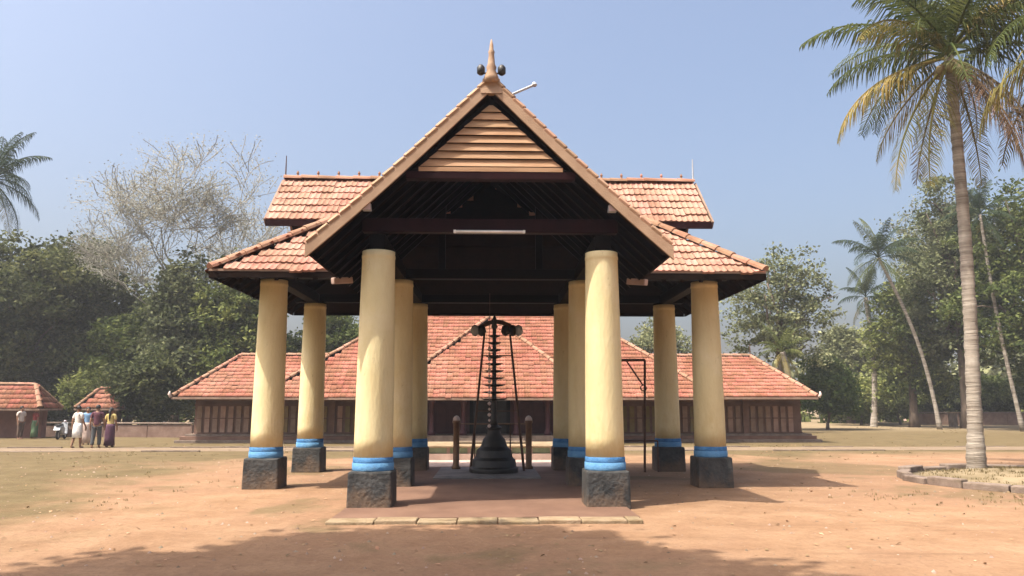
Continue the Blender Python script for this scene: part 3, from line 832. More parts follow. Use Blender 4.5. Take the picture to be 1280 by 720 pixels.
# ================================================================== PLANTS
def leaf_mesh(name, cs, sizes, elong=1.7, up=.35):
    n = len(cs)
    a = rng.normal(size=(n, 3)); a /= np.linalg.norm(a, axis=1)[:, None]
    nr = rng.normal(size=(n, 3)); nr[:, 2] = np.abs(nr[:, 2]) + up; b = np.cross(nr, a); b /= np.linalg.norm(b, axis=1)[:, None] + 1e-9
    a = np.cross(b, nr); a /= np.linalg.norm(a, axis=1)[:, None] + 1e-9
    nr = np.cross(a, b)
    s = sizes[:, None]
    v = np.stack([cs - a * s * elong * .5, cs + b * s * .5 + nr * s * .12, cs + a * s * elong * .5, cs - b * s * .5 + nr * s * .12], 1).reshape(-1, 3)
    f = np.arange(4 * n).reshape(-1, 4)
    return np_mesh(name, v, f)


def crown_points(blobs, nclump, nleaf, spread, inner=.35):
    out = []
    vol = np.array([b[3] * b[4] + b[4] * b[5] + b[3] * b[5] for b in blobs]); vol = vol / vol.sum()
    for b, w_ in zip(blobs, vol):
        k = max(3, int(nclump * w_))
        d = rng.normal(size=(k, 3)); d /= np.linalg.norm(d, axis=1)[:, None]
        r = (inner + (1 - inner) * rng.random(k) ** .6)[:, None]
        cc_ = np.array(b[:3]) + d * r * np.array(b[3:6])
        sp = spread * (.6 + .8 * rng.random(k))
        p = cc_[:, None, :] + rng.normal(size=(k, nleaf, 3)) * sp[:, None, None] * np.array([1, 1, .6])
        out.append(p.reshape(-1, 3))
    return np.concatenate(out)


def limbs(blobs, height, r0, bark='bark', base=(0, 0, 0), fork=.35, extra=2):
    m = MB()
    fk = Vector((base[0] + random.uniform(-.2, .2), base[1], base[2] + height * fork))
    m.tube([(base[0], base[1], -.1), (base[0] + .03, base[1], height * .08), (fk.x * .6 + base[0] * .4, fk.y, fk.z * .55), fk], [r0 * 1.5, r0 * 1.05, r0 * .9, r0 * .8], 10)
    for b in blobs:
        c = Vector(b[:3]); md = fk.lerp(c, .5) + Vector((random.uniform(-.4, .4), random.uniform(-.4, .4), random.uniform(.1, .5)))
        m.tube([fk, md, c], [r0 * .6, r0 * .38, r0 * .16], 7)
        for _ in range(extra):
            d = Vector((random.uniform(-1, 1) * b[3], random.uniform(-1, 1) * b[4], random.uniform(-.3, 1) * b[5])) * .75
            s = md.lerp(c, random.uniform(.3, .9)); m.tube([s, s.lerp(c + d, .5) + Vector((0, 0, .2)), c + d], [r0 * .2, r0 * .12, r0 * .05], 5)
    return m


def blobs_auto(wd, dp, z0, z1, n, seed):
    """irregular crown envelope: n lobes between heights z0..z1"""
    rs = random.Random(seed); out = []
    for i in range(n):
        t = (i + .5) / n; z = z0 + (z1 - z0) * (.18 + .68 * t)
        k = math.sin(math.pi * min(.95, .22 + .66 * t)) ** .8
        a = i * 2.4 + rs.uniform(-.4, .4); rr = rs.uniform(.25, .62) * k
        q = rs.uniform(.34, .5) * k
        out.append((math.cos(a) * rr * wd / 2, math.sin(a) * rr * dp / 2, z, wd * q * .75 + .3, dp * q * .75 + .3, (z1 - z0) * rs.uniform(.14, .22)))
    return out


def tree(name, label, loc, wd, dp, z0, z1, nl=9, nclump=260, nleaf=55, leaf=.26, spread=.5, mat='leafmid', r0=.3, seed=1, group=None, bark='bark', cat='tree', fork=.4):
    bl = blobs_auto(wd, dp, z0, z1, nl, seed)
    t = thing(name, label, cat, loc, group=group)
    limbs(bl, z1, r0, fork=min(fork, (z0 + .2 * (z1 - z0)) / z1)).build('trunk', bark, t, True)
    p = crown_points(bl, int(nclump * 1.3), int(nleaf * 1.9), spread * .8)
    obj('crown', leaf_mesh('crown', p, leaf * .58 * (.6 + .8 * rng.random(len(p)))), mat, t)
    return t


def onto(u, v, Y):
    p = at(u, v, Y); return p.x, p.z


def tree_px(name, label, u0, u1, vtop, vbot, Y, **kw):
    xa = at(u0, 400, Y).x; xb = at(u1, 400, Y).x; z1 = at((u0 + u1) / 2, vtop, Y).z; z0 = max(.3, at((u0 + u1) / 2, vbot, Y).z)
    return tree(name, label, ((xa + xb) / 2, Y, 0), xb - xa, kw.pop('dp', (xb - xa) * .8), z0, z1, **kw)


# --- west side
tree_px('broadleaf_tree', 'dense dark broadleaf tree standing behind the tiled shed', -60, 172, 290, 500, 52, nl=14, nclump=520, nleaf=60, leaf=.30, spread=.6, mat='leafdark', r0=.45, seed=3, group='trees beyond the west yard')
tree_px('broadleaf_tree', 'mid green tree with creeper-clad column of leaves beside the bare tree', 190, 258, 318, 520, 46, nl=9, nclump=220, nleaf=55, leaf=.26, spread=.5, mat='leafgrey', r0=.3, seed=5, group='trees beyond the west yard')
tree_px('broadleaf_tree', 'green tree rising behind the left end of the long tiled roof', 245, 350, 335, 520, 46, nl=10, nclump=220, nleaf=55, leaf=.26, spread=.5, mat='leafmid', r0=.3, seed=8, group='trees beyond the west yard')
tree_px('broadleaf_tree', 'low dark green tree between the dense tree and the creeper-clad one', 110, 225, 385, 525, 50, nl=9, nclump=330, nleaf=55, leaf=.27, spread=.5, mat='leafmid', r0=.28, seed=9, group='trees beyond the west yard')
tree_px('broadleaf_tree', 'dark leafy tree above the little stall', 40, 140, 400, 512, 58, nl=8, nclump=300, nleaf=50, leaf=.30, spread=.6, mat='leafmid', r0=.3, seed=10, group='trees beyond the west yard')
tree_px('broadleaf_tree', 'leafy tree seen between the west columns above the tiled roof', 350, 480, 385, 520, 52, nl=8, nclump=300, nleaf=50, leaf=.28, spread=.55, mat='leafmid', r0=.3, seed=12, group='trees behind the temple')

# bare pale tree
def bare_tree(name, label, loc, H, W, seed, mat='leafpale', nleaf=8, group='trees beyond the west yard', lsize=.07):
    rs = random.Random(seed); m = MB(); tips = []

    def grow(p, d, L, r, k):
        q = p; pts = [p]; rr = [r]; n_ = 4 if k < 3 else 3
        for i in range(n_):
            lift = .10 if k < 2 else .04
            d = (d + Vector((rs.uniform(-.3, .3), rs.uniform(-.3, .3), rs.uniform(-.2, .2) + lift))).normalized()
            q = q + d * L / n_; pts.append(q); rr.append(max(.03, r * (1 - .34 * (i + 1) / n_)))
        m.tube(pts, rr, 8 if k < 2 else (5 if k < 4 else 3), cap=False)
        if k >= 4: tips.append(q); tips.append(pts[1]); tips.append(pts[2])
        if k >= 6: return
        n = (5, 3, 3, 3, 3, 2)[k]
        for i in range(n):
            a = (2 * math.pi * i / n + rs.uniform(-.5, .5)) if k == 0 else rs.uniform(0, 2 * math.pi); sp = rs.uniform(.55, 1.1)
            o = Vector((math.cos(a), math.sin(a), rs.uniform(-.25, .45)))
            st_ = pts[-1] if (i == 0 or k == 0) else pts[rs.choice((-1, -2, 2))]
            grow(st_, (d * .8 + o * sp).normalized(), L * (rs.uniform(.62, .78) if k == 0 else rs.uniform(.66, .86)), rr[-1] * (.8 if i == 0 else .62), k + 1)
    t = thing(name, label, 'tree', loc, group=group)
    grow(Vector((0, 0, -.1)), Vector((.02, 0, 1)), H * .42, H * .020, 0)
    A = np.array(m.v); mn = A.min(0); mx_ = A.max(0); sc_ = np.array([W / (mx_[0] - mn[0]), W * .8 / (mx_[1] - mn[1]), H / mx_[2]])
    m.v = [tuple(q) for q in A * sc_]
    m.build('trunk', 'palebark', t, True)
    c = np.array([list(p) for p in tips]) * sc_; c = np.repeat(c, nleaf, 0) + rng.normal(size=(len(c) * nleaf, 3)) * .25
    obj('crown', leaf_mesh('crown', c, lsize * (.6 + .8 * rng.random(len(c)))), mat, t)
    return t


bare_tree('bare_tree', 'tall pale nearly leafless tree with spreading branches above the greenery', (at(212, 500, 49).x, 49, 0), 18.0, 16.0, 8)
bare_tree('bare_tree', 'half bare grey twiggy tree rising behind the eastern palms', (at(1200, 500, 58).x, 58, 0), 19.0, 13.0, 15, mat='leafgrey', nleaf=9, group='trees beyond the east yard', lsize=.11)


# --- palms
def frond_mesh(L, el, droop, nl=62, leafl=1.15, hang=.8, seed=0, wdt=.045, ragged=.08):
    rs = random.Random(seed); m = MB(); pts = []; p = Vector((0, 0, 0)); a = el
    n = 16
    for i in range(n + 1):
        pts.append(p.copy()); p = p + Vector((math.cos(a), 0, math.sin(a))) * (L / n); a -= droop / n * (.5 + 1.1 * i / n)
    rad = [.045 * (1 - .85 * i / n) + .006 for i in range(n + 1)]
    m.tube(pts, rad, 5)
    for k in range(nl):
        t = .16 + .84 * (k + .5) / nl; i = min(n - 1, int(t * n)); f = t * n - i
        c = pts[i].lerp(pts[i + 1], f); d = (pts[i + 1] - pts[i]).normalized()
        ll = leafl * (math.sin(math.pi * min(1, (.18 + .82 * t) ** .9)) * .85 + .22) * rs.uniform(.85, 1.1)
        for s in (-1, 1):
            if rs.random() < ragged: continue
            side = Vector((rs.uniform(-.15, .15), s, rs.uniform(-.15, .15))); h = hang * rs.uniform(.5, 1.4)
            d1 = (side * .85 + d * .62 + Vector((0, 0, .12 - h * .35))).normalized(); d2 = (side * .5 + d * .5 + Vector((0, 0, -h * 1.1))).normalized()
            e1 = c + d1 * ll * .5; e2 = e1 + d2 * ll * .5
            wv = d * wdt * .5 + Vector((0, 0, wdt * .12))
            m.add([c - wv * .6, c + wv * .6, e1 + wv, e1 - wv, e2], [(0, 1, 2, 3), (3, 2, 4)])
    return m.mesh('frond')


FR = {}
for key, (el, dr) in {'up': (1.25, .85), 'mid': (.75, 1.35), 'flat': (.25, 1.5), 'low': (-.25, 1.35), 'hang': (-.85, .75)}.items():
    FR[key] = [frond_mesh(4.3, el + .1 * k, dr, seed=k + 3, hang=1.0 + .45 * k) for k in range(3)]


def palm(name, label, base, top, r0, r1, n=24, scale=1.0, mats=('frond', 'frondy', 'frondd'), curve=.25, coconuts=0, group=None, seed=0, hang=3, faces=None):
    rs = random.Random(seed); base = Vector(base); top = Vector(top)
    t = thing(name, label, 'palm', base, group=group)
    d = top - base; pts = []; rad = []
    for i in range(25):
        f = i / 24; p = d * f + Vector((curve * math.sin(math.pi * f), 0, 0)); pts.append(p)
        rad.append((r0 + (r1 - r0) * f) * (1.35 - .35 * min(1, f * 9)) * (1 + (.035 if i % 2 else -.03)))
    pts[0].z -= .1
    if r0 > .14:                                   # leaf-scar rings on the nearer trunks
        P2 = []; R2 = []
        for i in range(24):
            for q in range(4):
                f = q / 4; pp_ = pts[i].lerp(pts[i + 1], f) + Vector((rs.uniform(-.006, .006), rs.uniform(-.006, .006), rs.uniform(-.02, .02)))
                rr_ = rad[i] + (rad[i + 1] - rad[i]) * f
                P2.append(pp_); R2.append(rr_ * (1.06 if q % 2 else .97))
        P2.append(pts[-1]); R2.append(rad[-1]); pts, rad = P2, R2
    MB().tube(pts, rad, 14).build('trunk', 'palmbark', t, True)
    keys = ['up', 'mid', 'flat', 'low', 'hang']
    for i in range(n):
        f = i / (n - 1); key = keys[min(3, int(f * 4.2))]
        if i >= n - hang: key = 'hang'
        me = rs.choice(FR[key])
        mt = mats[0] if f < .72 else (mats[1] if key != 'hang' or rs.random() < .4 else mats[2])
        if rs.random() < .12: mt = mats[1]
        ck = (me.name, mt)
        if ck not in FRM:
            m2 = me.copy(); m2.materials.clear(); m2.materials.append(M[mt]); FRM[ck] = m2
        o = obj('frond', FRM[ck], None, t)
        o.location = d + Vector((0, 0, -.1 + .25 * (1 - f))); o.rotation_euler = (rs.uniform(-.25, .25), rs.uniform(-.1, .1), i * 2.399 + rs.uniform(-.2, .2))
        s = scale * rs.uniform(.85, 1.08); o.scale = (s, s, s)
    for i in range(coconuts):
        a = i * 2.4; me = MB().lathe([(.01, -.15), (.09, -.1), (.125, 0), (.1, .1), (.01, .15)], 10).mesh('coconut')
        obj('coconut', me, 'coconut', t, True, loc=d + Vector((.26 * math.cos(a), .26 * math.sin(a), -.28 - .12 * (i % 3))))
    return t


FRM = {}
ptop = at(1186, 70, PY)
palm('coconut_palm', 'tall coconut palm with arching crown in the stone kerb ring', (PX, PY, .12), (ptop.x, PY, ptop.z), .158, .112, n=40, scale=.82, coconuts=9, seed=4, hang=9, curve=.1)
palm('coconut_palm', 'second coconut palm east of the ringed one with yellowing lower fronds', (14.2, 14.4, 0), (13.55, 14.6, 10.0), .21, .15, n=26, scale=1.0, mats=('frond', 'frondy', 'frondy'), coconuts=6, seed=9)
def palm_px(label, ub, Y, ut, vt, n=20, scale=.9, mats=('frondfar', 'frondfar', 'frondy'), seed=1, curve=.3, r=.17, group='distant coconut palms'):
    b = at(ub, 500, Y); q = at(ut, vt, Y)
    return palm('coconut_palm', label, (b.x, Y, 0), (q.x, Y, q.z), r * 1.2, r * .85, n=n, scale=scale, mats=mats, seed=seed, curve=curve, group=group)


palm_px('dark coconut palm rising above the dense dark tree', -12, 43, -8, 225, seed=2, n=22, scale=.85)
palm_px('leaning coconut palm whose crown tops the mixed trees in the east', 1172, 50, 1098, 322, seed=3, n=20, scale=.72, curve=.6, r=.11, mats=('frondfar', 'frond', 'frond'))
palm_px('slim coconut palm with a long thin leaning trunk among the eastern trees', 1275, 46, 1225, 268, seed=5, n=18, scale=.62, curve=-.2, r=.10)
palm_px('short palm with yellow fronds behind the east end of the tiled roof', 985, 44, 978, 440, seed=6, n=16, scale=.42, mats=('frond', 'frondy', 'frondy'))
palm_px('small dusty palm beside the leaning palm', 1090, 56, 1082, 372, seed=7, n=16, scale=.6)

# --- east side
E_ = 'trees beyond the east yard'
tree_px('airy_tree', 'airy grey-green tree behind the east end of the tiled roof', 905, 1045, 308, 470, 48, nl=12, nclump=120, nleaf=45, leaf=.22, spread=.42, mat='leafgrey', r0=.22, seed=21, group=E_)
tree_px('broadleaf_tree', 'tall grey-green tree behind the trunk of the ringed palm', 1135, 1262, 215, 480, 52, nl=13, nclump=190, nleaf=50, leaf=.26, spread=.5, mat='leafgrey', r0=.35, seed=23, group=E_)
tree_px('broadleaf_tree', 'large tree with a broad crown at the east edge of the yard', 1210, 1380, 225, 500, 47, nl=13, nclump=240, nleaf=50, leaf=.26, spread=.5, mat='leafmid', r0=.35, seed=24, group=E_)
tree_px('broadleaf_tree', 'round green tree below the leaning palm crown', 1085, 1180, 330, 515, 55, nl=9, nclump=190, nleaf=50, leaf=.27, spread=.5, mat='leafmid', r0=.28, seed=25, group=E_)
tree_px('broadleaf_tree', 'low hazy tree between the airy tree and the leaning palm', 1010, 1100, 405, 520, 66, nl=8, nclump=260, nleaf=45, leaf=.33, spread=.6, mat='leafgrey', r0=.28, seed=26, group=E_)
tree_px('broadleaf_tree', 'thin pale tree seen through the gap between the east columns', 775, 870, 398, 520, 60, nl=7, nclump=120, nleaf=40, leaf=.26, spread=.5, mat='leafgrey', r0=.2, seed=27, group='trees behind the temple')
def shrub_px(label, u0, u1, vt, Y, mat, seed, flowers=None):
    return tree_px('shrub', label, u0, u1, vt, 527, Y, nl=7, nclump=190, nleaf=42, leaf=.22, spread=.38, mat=mat, r0=.09, seed=seed, group='shrubs along the yard edge', cat='shrub', fork=.2)


for k, (u0, u1, vt, Y, mt, lab) in enumerate([
        (990, 1062, 446, 50, 'leafbright', 'bright green shrub at the east corner of the tiled roof'),
        (1030, 1105, 470, 60, 'leafmid', 'rounded shrub next to the bright green one'),
        (1080, 1150, 462, 62, 'leafmid', 'shrub in front of the pale half hidden house'),
        (1138, 1205, 476, 64, 'leafdark', 'dark shrub beside the stone gateposts'),
        (1185, 1262, 462, 66, 'leafmid', 'leafy shrub just behind the far laterite wall'),
        (1245, 1330, 455, 62, 'leafmid', 'broad shrub at the east end of the far laterite wall'),
        (150, 235, 440, 42.5, 'leafdark', 'dark shrub at the west corner of the tiled roof'),
        (88, 165, 462, 48, 'leafmid', 'shrub growing behind the little stall'),
        (30, 105, 468, 50, 'leafdark', 'dark shrub between the shed and the stall'),
        (-40, 40, 455, 54, 'leafdark', 'dark shrub growing behind the shed roof')]):
    shrub_px(lab, u0, u1, vt, Y, mt, 40 + k)
# far belt of trees that reads as one mass
bl = []
for i in range(70):
    x = -110 + i * 3.3 + random.uniform(-1, 1); Y = 92 + random.uniform(-6, 14); h = random.uniform(4.5, 8.5) + (2.0 if abs(x) > 45 else 0)
    bl.append((x, Y, h * .5, random.uniform(2.6, 4), 3, h * .5))
for i in range(56):                      # the same belt bends round both sides of the yard
    s_ = -1 if i % 2 else 1; Y = -30 + (i // 2) * 4.4 + random.uniform(-1, 1); h = random.uniform(6, 11)
    bl.append((s_ * (74 + random.uniform(-5, 10)), Y, h * .5, 3.2, random.uniform(2.6, 4), h * .5))
pp = crown_points(bl, 5200, 16, .8)
tag(obj('distant_wood', leaf_mesh('distant_wood', pp, .55 * (.6 + .8 * rng.random(len(pp)))), 'leafgrey'), 'far belt of mixed green trees closing the yard', 'wood', kind='stuff')

# low undergrowth below the far trees, too dense to tell plants apart
bl = []
for i in range(90):
    x = -62 + i * 1.55 + random.uniform(-.6, .6)
    if -15 < x < 16: continue
    Y = (69 if x > 0 else 60) + random.uniform(-2.5, 4); h = random.uniform(1.2, 3.0)
    bl.append((x, Y, h * .45, random.uniform(1.0, 1.8), 1.3, h * .55))
pp = crown_points(bl, 1500, 26, .35)
pp[:, 2] = np.abs(pp[:, 2])
tag(obj('undergrowth', leaf_mesh('undergrowth', pp, .26 * (.6 + .8 * rng.random(len(pp)))), 'leafmid'), 'low dense undergrowth below the trees round the yard', 'undergrowth', kind='stuff')

# leafy tree beside the viewer: its crown stays above the view and shades the foreground
sh = 11.0
scx, scy = -0.7 - sh * SX, 6.6 - sh * SY
t = thing('shade_tree', 'big spreading tree whose crown shades the sand before the pavilion', 'tree', (scx - .8, scy - 2.2, 0))
bl = [(x + .8, y + 2.2, sh + z - 0, r, r, .9) for x, y, z, r in ((-2.6, .2, 0, 1.5), (-1.0, 1.4, .3, 1.7), (.9, 1.7, .2, 1.6), (1.9, .2, 0, 1.3), (0, -.4, .8, 1.9), (-1.8, -1.6, .4, 1.7), (1.2, -1.9, .5, 1.7), (-.2, -3.0, .6, 1.7), (-3.8, -1.2, .2, 1.3), (-4.6, -2.9, .3, 1.5), (1.6, -3.8, .4, 1.6))]
limbs(bl, 12, .35, fork=.55).build('trunk', 'bark', t, True)
p = crown_points(bl, 1500, 60, .34, inner=.05)
obj('crown', leaf_mesh('crown', p, .2 * (.6 + .8 * rng.random(len(p)))), 'leafmid', t)

# leaf litter and pebbles on the sand
n = 2400
lx_ = rng.uniform(-16, 17, n); ly_ = 5.5 + 26 * rng.random(n) ** 1.5
ok = ~((np.abs(lx_) < 2.4) & (ly_ > 10.5) & (ly_ < 20.2)); lx_, ly_ = lx_[ok], ly_[ok]
cs = np.stack([lx_, ly_, np.full(len(lx_), .012)], 1)
me = leaf_mesh('leaf_litter', cs, .035 * (.4 + 1.1 * rng.random(len(cs))), up=4)
tag(obj('leaf_litter', me, 'litter'), 'dry leaves and chips scattered over the sandy yard', 'leaf litter', kind='stuff')

# loose pebbles on the sand
n = 3200
qx = rng.uniform(-13, 14, n); qy = 5.2 + 17 * rng.random(n) ** 1.4
ok = ~((np.abs(qx) < 2.5) & (qy > 10.4) & (qy < 20.2)); qx, qy = qx[ok], qy[ok]; n = len(qx)
base = np.array([(-1, 0, 0), (0, -1, 0), (1, 0, 0), (0, 1, 0), (0, 0, .8)], float); pf = np.array([(0, 1, 4, 4), (1, 2, 4, 4), (2, 3, 4, 4), (3, 0, 4, 4)])
sz = .008 + .022 * rng.random(n) ** 3; an = rng.random(n) * 6.28
vv = base[None] * (sz[:, None, None] * (.6 + .8 * rng.random((n, 5, 1))))
ca, sa = np.cos(an)[:, None], np.sin(an)[:, None]
vv = np.stack([vv[:, :, 0] * ca - vv[:, :, 1] * sa + qx[:, None], vv[:, :, 0] * sa + vv[:, :, 1] * ca + qy[:, None], vv[:, :, 2] - .001], 2)
tf = (pf[:, :3][None] + (np.arange(n) * 5)[:, None, None]).reshape(-1, 3)
M['pebble'] = pm('pebbles', (.12, .075, .05), (.30, .23, .17), 4, .9, 0, island=.4)
tag(obj('gravel', np_mesh('gravel', vv.reshape(-1, 3), tf), 'pebble'), 'small loose stones lying on the sandy yard', 'gravel', kind='stuff')

# dry grass tufts in the kerb ring, along the walls and on the worn yellow ground
def tufts(n, fx, h):
    P = fx(n); m = len(P); k = 7
    a = rng.random((m, k)) * 2 * math.pi; ln = h * (.4 + .8 * rng.random((m, k))); lean = .25 + .5 * rng.random((m, k))
    b = P[:, None, :] + np.stack([rng.normal(size=(m, k)) * .03, rng.normal(size=(m, k)) * .03, np.zeros((m, k))], 2)
    tip = b + np.stack([np.cos(a) * lean * ln, np.sin(a) * lean * ln, ln], 2); sd_ = np.stack([-np.sin(a), np.cos(a), 0 * a], 2) * .006
    mid = (b + tip) / 2 + np.array([0, 0, 1]) * (ln * .12)[..., None]
    return np.stack([b - sd_, b + sd_, mid + sd_ * .8, tip], 2).reshape(-1, 3)


def in_ring(n):
    a = rng.random(n) * 2 * math.pi; r = np.sqrt(rng.random(n)) * (RR - .3); r = np.maximum(r, .75)
    return np.stack([cx + r * np.cos(a), cy + r * np.sin(a), np.interp(r, [.7, .9, 1.5, 2.1, RR], [.21, .20, .16, .08, .04])], 1)


def in_yard(n):
    c_ = np.stack([rng.uniform(-22, -6, 60), rng.uniform(11, 33, 60)], 1)
    c2 = np.stack([rng.uniform(10, 32, 70), rng.uniform(22, 56, 70)], 1); c3 = np.stack([rng.uniform(6.6, 15, 24), rng.uniform(12.2, 14, 24)], 1)
    c_ = np.concatenate([c_, c2, c3])[rng.integers(0, 154, n)] + rng.normal(size=(n, 2)) * .55
    return np.stack([c_[:, 0], c_[:, 1], np.zeros(n)], 1)


gv = np.concatenate([tufts(500, in_ring, .06), tufts(700, in_yard, .045)])
M['drygrass'] = leafmat('dry_grass', (.13, .10, .045), (.20, .155, .075), scale=1.5, rand=0, island=.3)
tag(obj('dry_grass', np_mesh('dry_grass', gv, np.arange(len(gv)).reshape(-1, 4)), 'drygrass'), 'short dry grass tufts on the sandy yard and inside the kerb ring', 'grass', kind='stuff')

# ================================================================== PEOPLE
SKIN = pm('brown_skin', (.20, .105, .062), (.25, .135, .082), 8, .6, .05, 40)
HAIR = pm('black_hair', (.010, .008, .008), (.022, .018, .016), 20, .5, .2, 60)


def skin_obj(name, verts, edges, rads, root, mat, parent, sub=2):
    me = bpy.data.meshes.new(name); me.from_pydata(verts, edges, []); me.materials.append(mat)
    o = bpy.data.objects.new(name, me); col.objects.link(o); o.parent = parent
    m = o.modifiers.new('skin', 'SKIN'); m.use_smooth_shade = True
    for i, d in enumerate(me.skin_vertices[0].data):
        r_ = rads[i]; d.radius = r_ if isinstance(r_, tuple) else (r_, r_); d.use_root = (i == root)
    s = o.modifiers.new('sub', 'SUBSURF'); s.levels = sub; s.render_levels = sub
    return o


def person(label, u, v, rz, h, top, bottom, style, armswing=.1, stride=.1, hair_long=False, pos=None):
    loc = pos if pos is not None else ground(u, v)
    t = thing('person', label, 'person', loc, rz, group='people in the west yard')
    k = h / 1.7
    V = []; E = []; Rr = []

    def v_(x, y, z, r): V.append((x * k, y * k, z * k)); Rr.append(tuple(q * k for q in r) if isinstance(r, tuple) else r * k); return len(V) - 1

    def ch(*ids):
        for a, b in zip(ids, ids[1:]): E.append((a, b))
    pel = v_(0, 0, .93, (.15, .10)); wst = v_(0, 0, 1.08, (.13, .095)); chs = v_(0, 0, 1.28, (.155, .105)); shd = v_(0, 0, 1.39, (.11, .08))
    nk = v_(0, -.005, 1.46, .052); jw = v_(0, -.02, 1.535, (.066, .075)); hd = v_(0, -.005, 1.61, (.076, .09)); tp_ = v_(0, .0, 1.672, (.055, .065)); ns = v_(0, -.112, 1.575, .012)
    ch(pel, wst, chs, shd, nk, jw, hd, tp_); E.append((jw, ns))
    for s in (-1, 1):
        sw = armswing * s
        a = v_(s * .185, 0, 1.37, .058); b = v_(s * .225, .02 + sw * .5, 1.12, .043); c = v_(s * .24, -.04 + sw, .89, .030); pm_ = v_(s * .243, -.06 + sw, .82, (.026, .038))
        ch(shd, a, b, c, pm_)
        for q in range(4):
            dy = -.03 + .02 * q; ll = (.075, .088, .082, .065)[q]
            f1 = v_(s * .243, -.06 + sw + dy, .775, .0095); f2 = v_(s * .236, -.07 + sw + dy, .775 - ll * .55, .0085); f3 = v_(s * .222, -.075 + sw + dy, .775 - ll * .95, .0075)
            ch(pm_, f1, f2, f3)
        th = v_(s * .235, -.105 + sw, .815, .011); th2 = v_(s * .225, -.125 + sw, .78, .009); ch(pm_, th, th2)
        st_ = stride * s
        hp = v_(s * .09, 0, .86, .092); kn = v_(s * .10, -.015 + st_ * .5, .48, .062); an = v_(s * .10, .02 + st_, .08, .042); hl = v_(s * .10, .03 + st_, .035, .036); te = v_(s * .115, -.13 + st_, .025, (.04, .024))
        ch(pel, hp, kn, an, hl, te)
    skin_obj('body', V, E, Rr, 0, SKIN, t)
    # hair
    hr = MB().lathe([(.02, .115), (.06, .105), (.086, .06), (.092, .01), (.088, -.035)], 16, (0, .014, 1.61 * 1))
    if hair_long: hr.tube([(0, .085, 1.63), (0, .10, 1.5), (0, .11, 1.3), (0, .11, 1.15)], [.05, .055, .04, .012], 8)
    ho = hr.build('hair', HAIR, t, True); ho.scale = (k, k, k)
    # upper garment
    V = []; E = []; Rr = []
    a0 = v_(0, 0, .90, (.175, .125)); a1 = v_(0, 0, 1.08, (.155, .118)); a2 = v_(0, 0, 1.28, (.175, .125)); a3 = v_(0, 0, 1.40, (.10, .085)); ch(a0, a1, a2, a3)
    for s in (-1, 1):
        sw = armswing * s
        b0_ = v_(s * .19, 0, 1.37, .076); b1_ = v_(s * .223, .015 + sw * .4, 1.17, .066); ch(a3, b0_, b1_)
    skin_obj('shirt', V, E, Rr, 1, top, t)
    if style == 'trousers':
        V = []; E = []; Rr = []
        a0 = v_(0, 0, .94, (.165, .118)); pr = []
        for s in (-1, 1):
            st_ = stride * s
            q1 = v_(s * .09, 0, .84, .108); q2 = v_(s * .10, -.015 + st_ * .5, .48, .085); q3 = v_(s * .10, .015 + st_, .10, .072); ch(a0, q1, q2, q3)
        skin_obj('trousers', V, E, Rr, 0, bottom, t)
    else:
        hem = .07 if style == 'long' else .42
        o = MB(); N = 28
        for z, r_ in ((1.0, .155), (.9, .185), (.7, .20), (.4, .205), (hem, .225)):
            for q in range(N):
                a = 2 * math.pi * q / N; fold = 1 + .05 * math.sin(7 * a) * (1 - z)
                o.v.append((r_ * k * math.cos(a) * fold, r_ * .78 * k * math.sin(a) * fold, z * k))
        if hem > .3: o.v = o.v[:N * 3] + [(x, y, (hem + .0) * k if i >= 3 * N else z) for i, (x, y, z) in enumerate(o.v) if i >= 3 * N and i < 4 * N]
        rows_ = len(o.v) // N
        for i in range(rows_ - 1):
            for q in range(N): o.f.append((i * N + q, i * N + (q + 1) % N, (i + 1) * N + (q + 1) % N, (i + 1) * N + q))
        ob = o.build('wrap', bottom, t, True)
        sm = ob.modifiers.new('solid', 'SOLIDIFY'); sm.thickness = .008
    return t


person('person in a pale shirt and short white wraparound walking past the scooter', 95, 560, 2.7, 1.55, cloth('pale_shirt', (.62, .56, .50)), cloth('white_mundu', (.72, .72, .70)), 'short', .12, .12)
person('person in a blue shirt and white ankle-length wrap standing among the group', 107, 556, .4, 1.5, cloth('blue_shirt', (.20, .34, .52)), cloth('cream_wrap', (.50, .38, .32)), 'long', .05, .05)
person('person in a maroon shirt and dark grey trousers seen from behind', 119, 560, 3.3, 1.58, cloth('maroon_shirt', (.10, .035, .05)), cloth('grey_trousers', (.07, .075, .08)), 'trousers', .1, .1)
person('person with long hair in a yellow blouse and purple skirt', 136, 559, 3.0, 1.48, cloth('yellow_blouse', (.50, .38, .14)), cloth('purple_skirt', (.085, .035, .06)), 'long', .06, .04, True)
person('person in a light shirt and brown trousers standing under the shed eave', 24, 549, 1.2, 1.52, cloth('light_shirt', (.52, .44, .38)), cloth('brown_trousers', (.12, .08, .06)), 'trousers', .05, .03)
person('person in a red blouse and green skirt beside the shed post', 42, 548, -.6, 1.45, cloth('red_blouse', (.30, .06, .055)), cloth('green_skirt', (.10, .16, .085)), 'long', .05, .03, True)

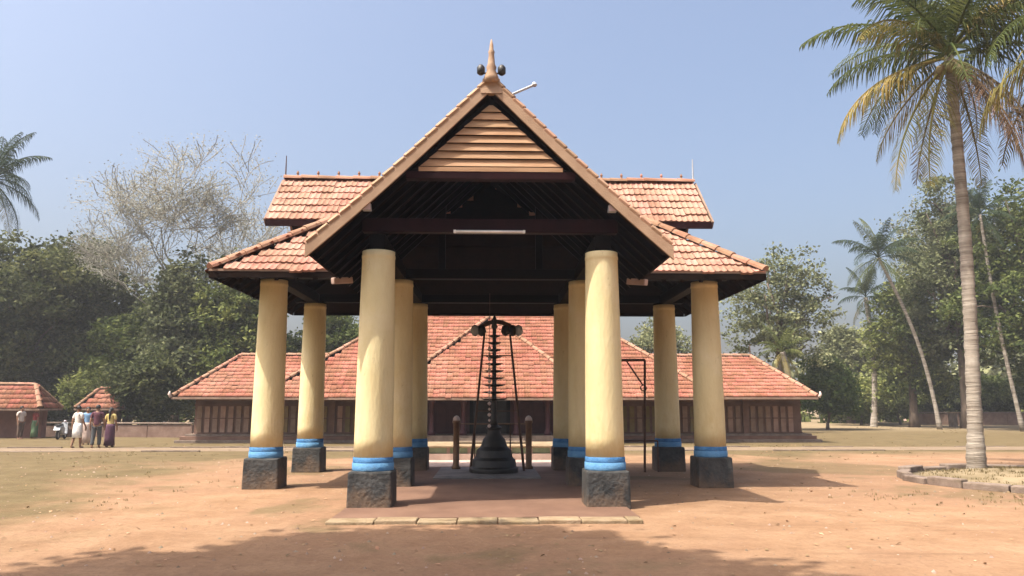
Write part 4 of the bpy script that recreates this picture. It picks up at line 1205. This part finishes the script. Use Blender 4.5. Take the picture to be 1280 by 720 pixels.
# parked scooter behind the people
p = ground(76, 549)
sk = thing('scooter', 'pale grey parked scooter standing behind the group of people', 'scooter', p, R(102)); sk.scale = (.85, .85, .85)
for x in (-.55, .60):
    w_ = MB(); w_.tube([(x + .20 * math.cos(a), 0, .25 + .20 * math.sin(a)) for a in np.linspace(0, 2 * math.pi, 21)], .055, 8, cap=False)
    wh = w_.build('wheel', 'rubber', sk, True)
    MB().lathe([(.15, -.03), (.15, .03)], 14).build('rim', 'greymetal', wh).matrix_local = Matrix.Translation((x, 0, .25)) @ Matrix.Rotation(math.pi / 2, 4, 'X')
prof = [(-.85, .50), (-.70, .72), (-.2, .74), (-.02, .60), (.02, .34), (.36, .30), (.36, .24), (-.05, .22), (-.35, .30), (-.6, .48)]
n = len(prof)
bd = MB().add([(x, -.17, z) for x, z in prof] + [(x, .17, z) for x, z in prof], [tuple(range(n)), tuple(reversed(range(n, 2 * n)))] + [((i + 1) % n, i, n + i, n + (i + 1) % n) for i in range(n)])
bd.build('body', 'greymetal', sk, bevel=.04)
MB().box(-.80, -.08, -.14, .14, .745, .83, .03).build('seat', 'rubber', sk, bevel=.03)
MB().add([(.36, -.2, .28), (.36, .2, .28), (.46, .16, .92), (.46, -.16, .92), (.42, -.2, .28), (.42, .2, .28), (.51, .16, .92), (.51, -.16, .92)], [(0, 3, 2, 1), (4, 5, 6, 7), (0, 1, 5, 4), (3, 7, 6, 2), (0, 4, 7, 3), (1, 2, 6, 5)]).build('front_shield', 'greymetal', sk, bevel=.03)
MB().tube([(.60, 0, .25), (.50, 0, .9), (.46, 0, 1.0)], .035, 8).build('fork', 'greymetal', sk, True)
hb = MB().tube([(.38, -.34, 1.02), (.46, -.2, 1.02), (.48, 0, 1.0), (.46, .2, 1.02), (.38, .34, 1.02)], .018, 8).build('handlebar', 'rubber', sk, True)
MB().lathe([(.08, -.03), (.09, .0), (.06, .04)], 14, (.50, 0, .98)).build('headlight', 'lampglass', sk, True)
for s in (-1, 1): MB().lathe([(.01, -.008), (.055, -.005), (.055, .005), (.01, .008)], 12, (.40, s * .30, 1.16)).build('mirror', 'rubber', sk)

# ------------------------------------------------------------------ hazy air over the yard
M['haze'] = bpy.data.materials.new('haze_air'); M['haze'].use_nodes = True
hn = M['haze'].node_tree; hn.nodes.remove(hn.nodes['Principled BSDF'])
pv = hn.nodes.new('ShaderNodeVolumePrincipled'); pv.inputs['Color'].default_value = (.93, .96, 1, 1); pv.inputs['Density'].default_value = .0009; pv.inputs['Anisotropy'].default_value = .2
hn.links.new(pv.outputs[0], hn.nodes['Material Output'].inputs['Volume'])
tag(MB().box(-430, 430, -70, 710, -1.0, 24.0).build('haze', 'haze'), 'thin pale haze hanging over the yard', 'haze', kind='stuff')
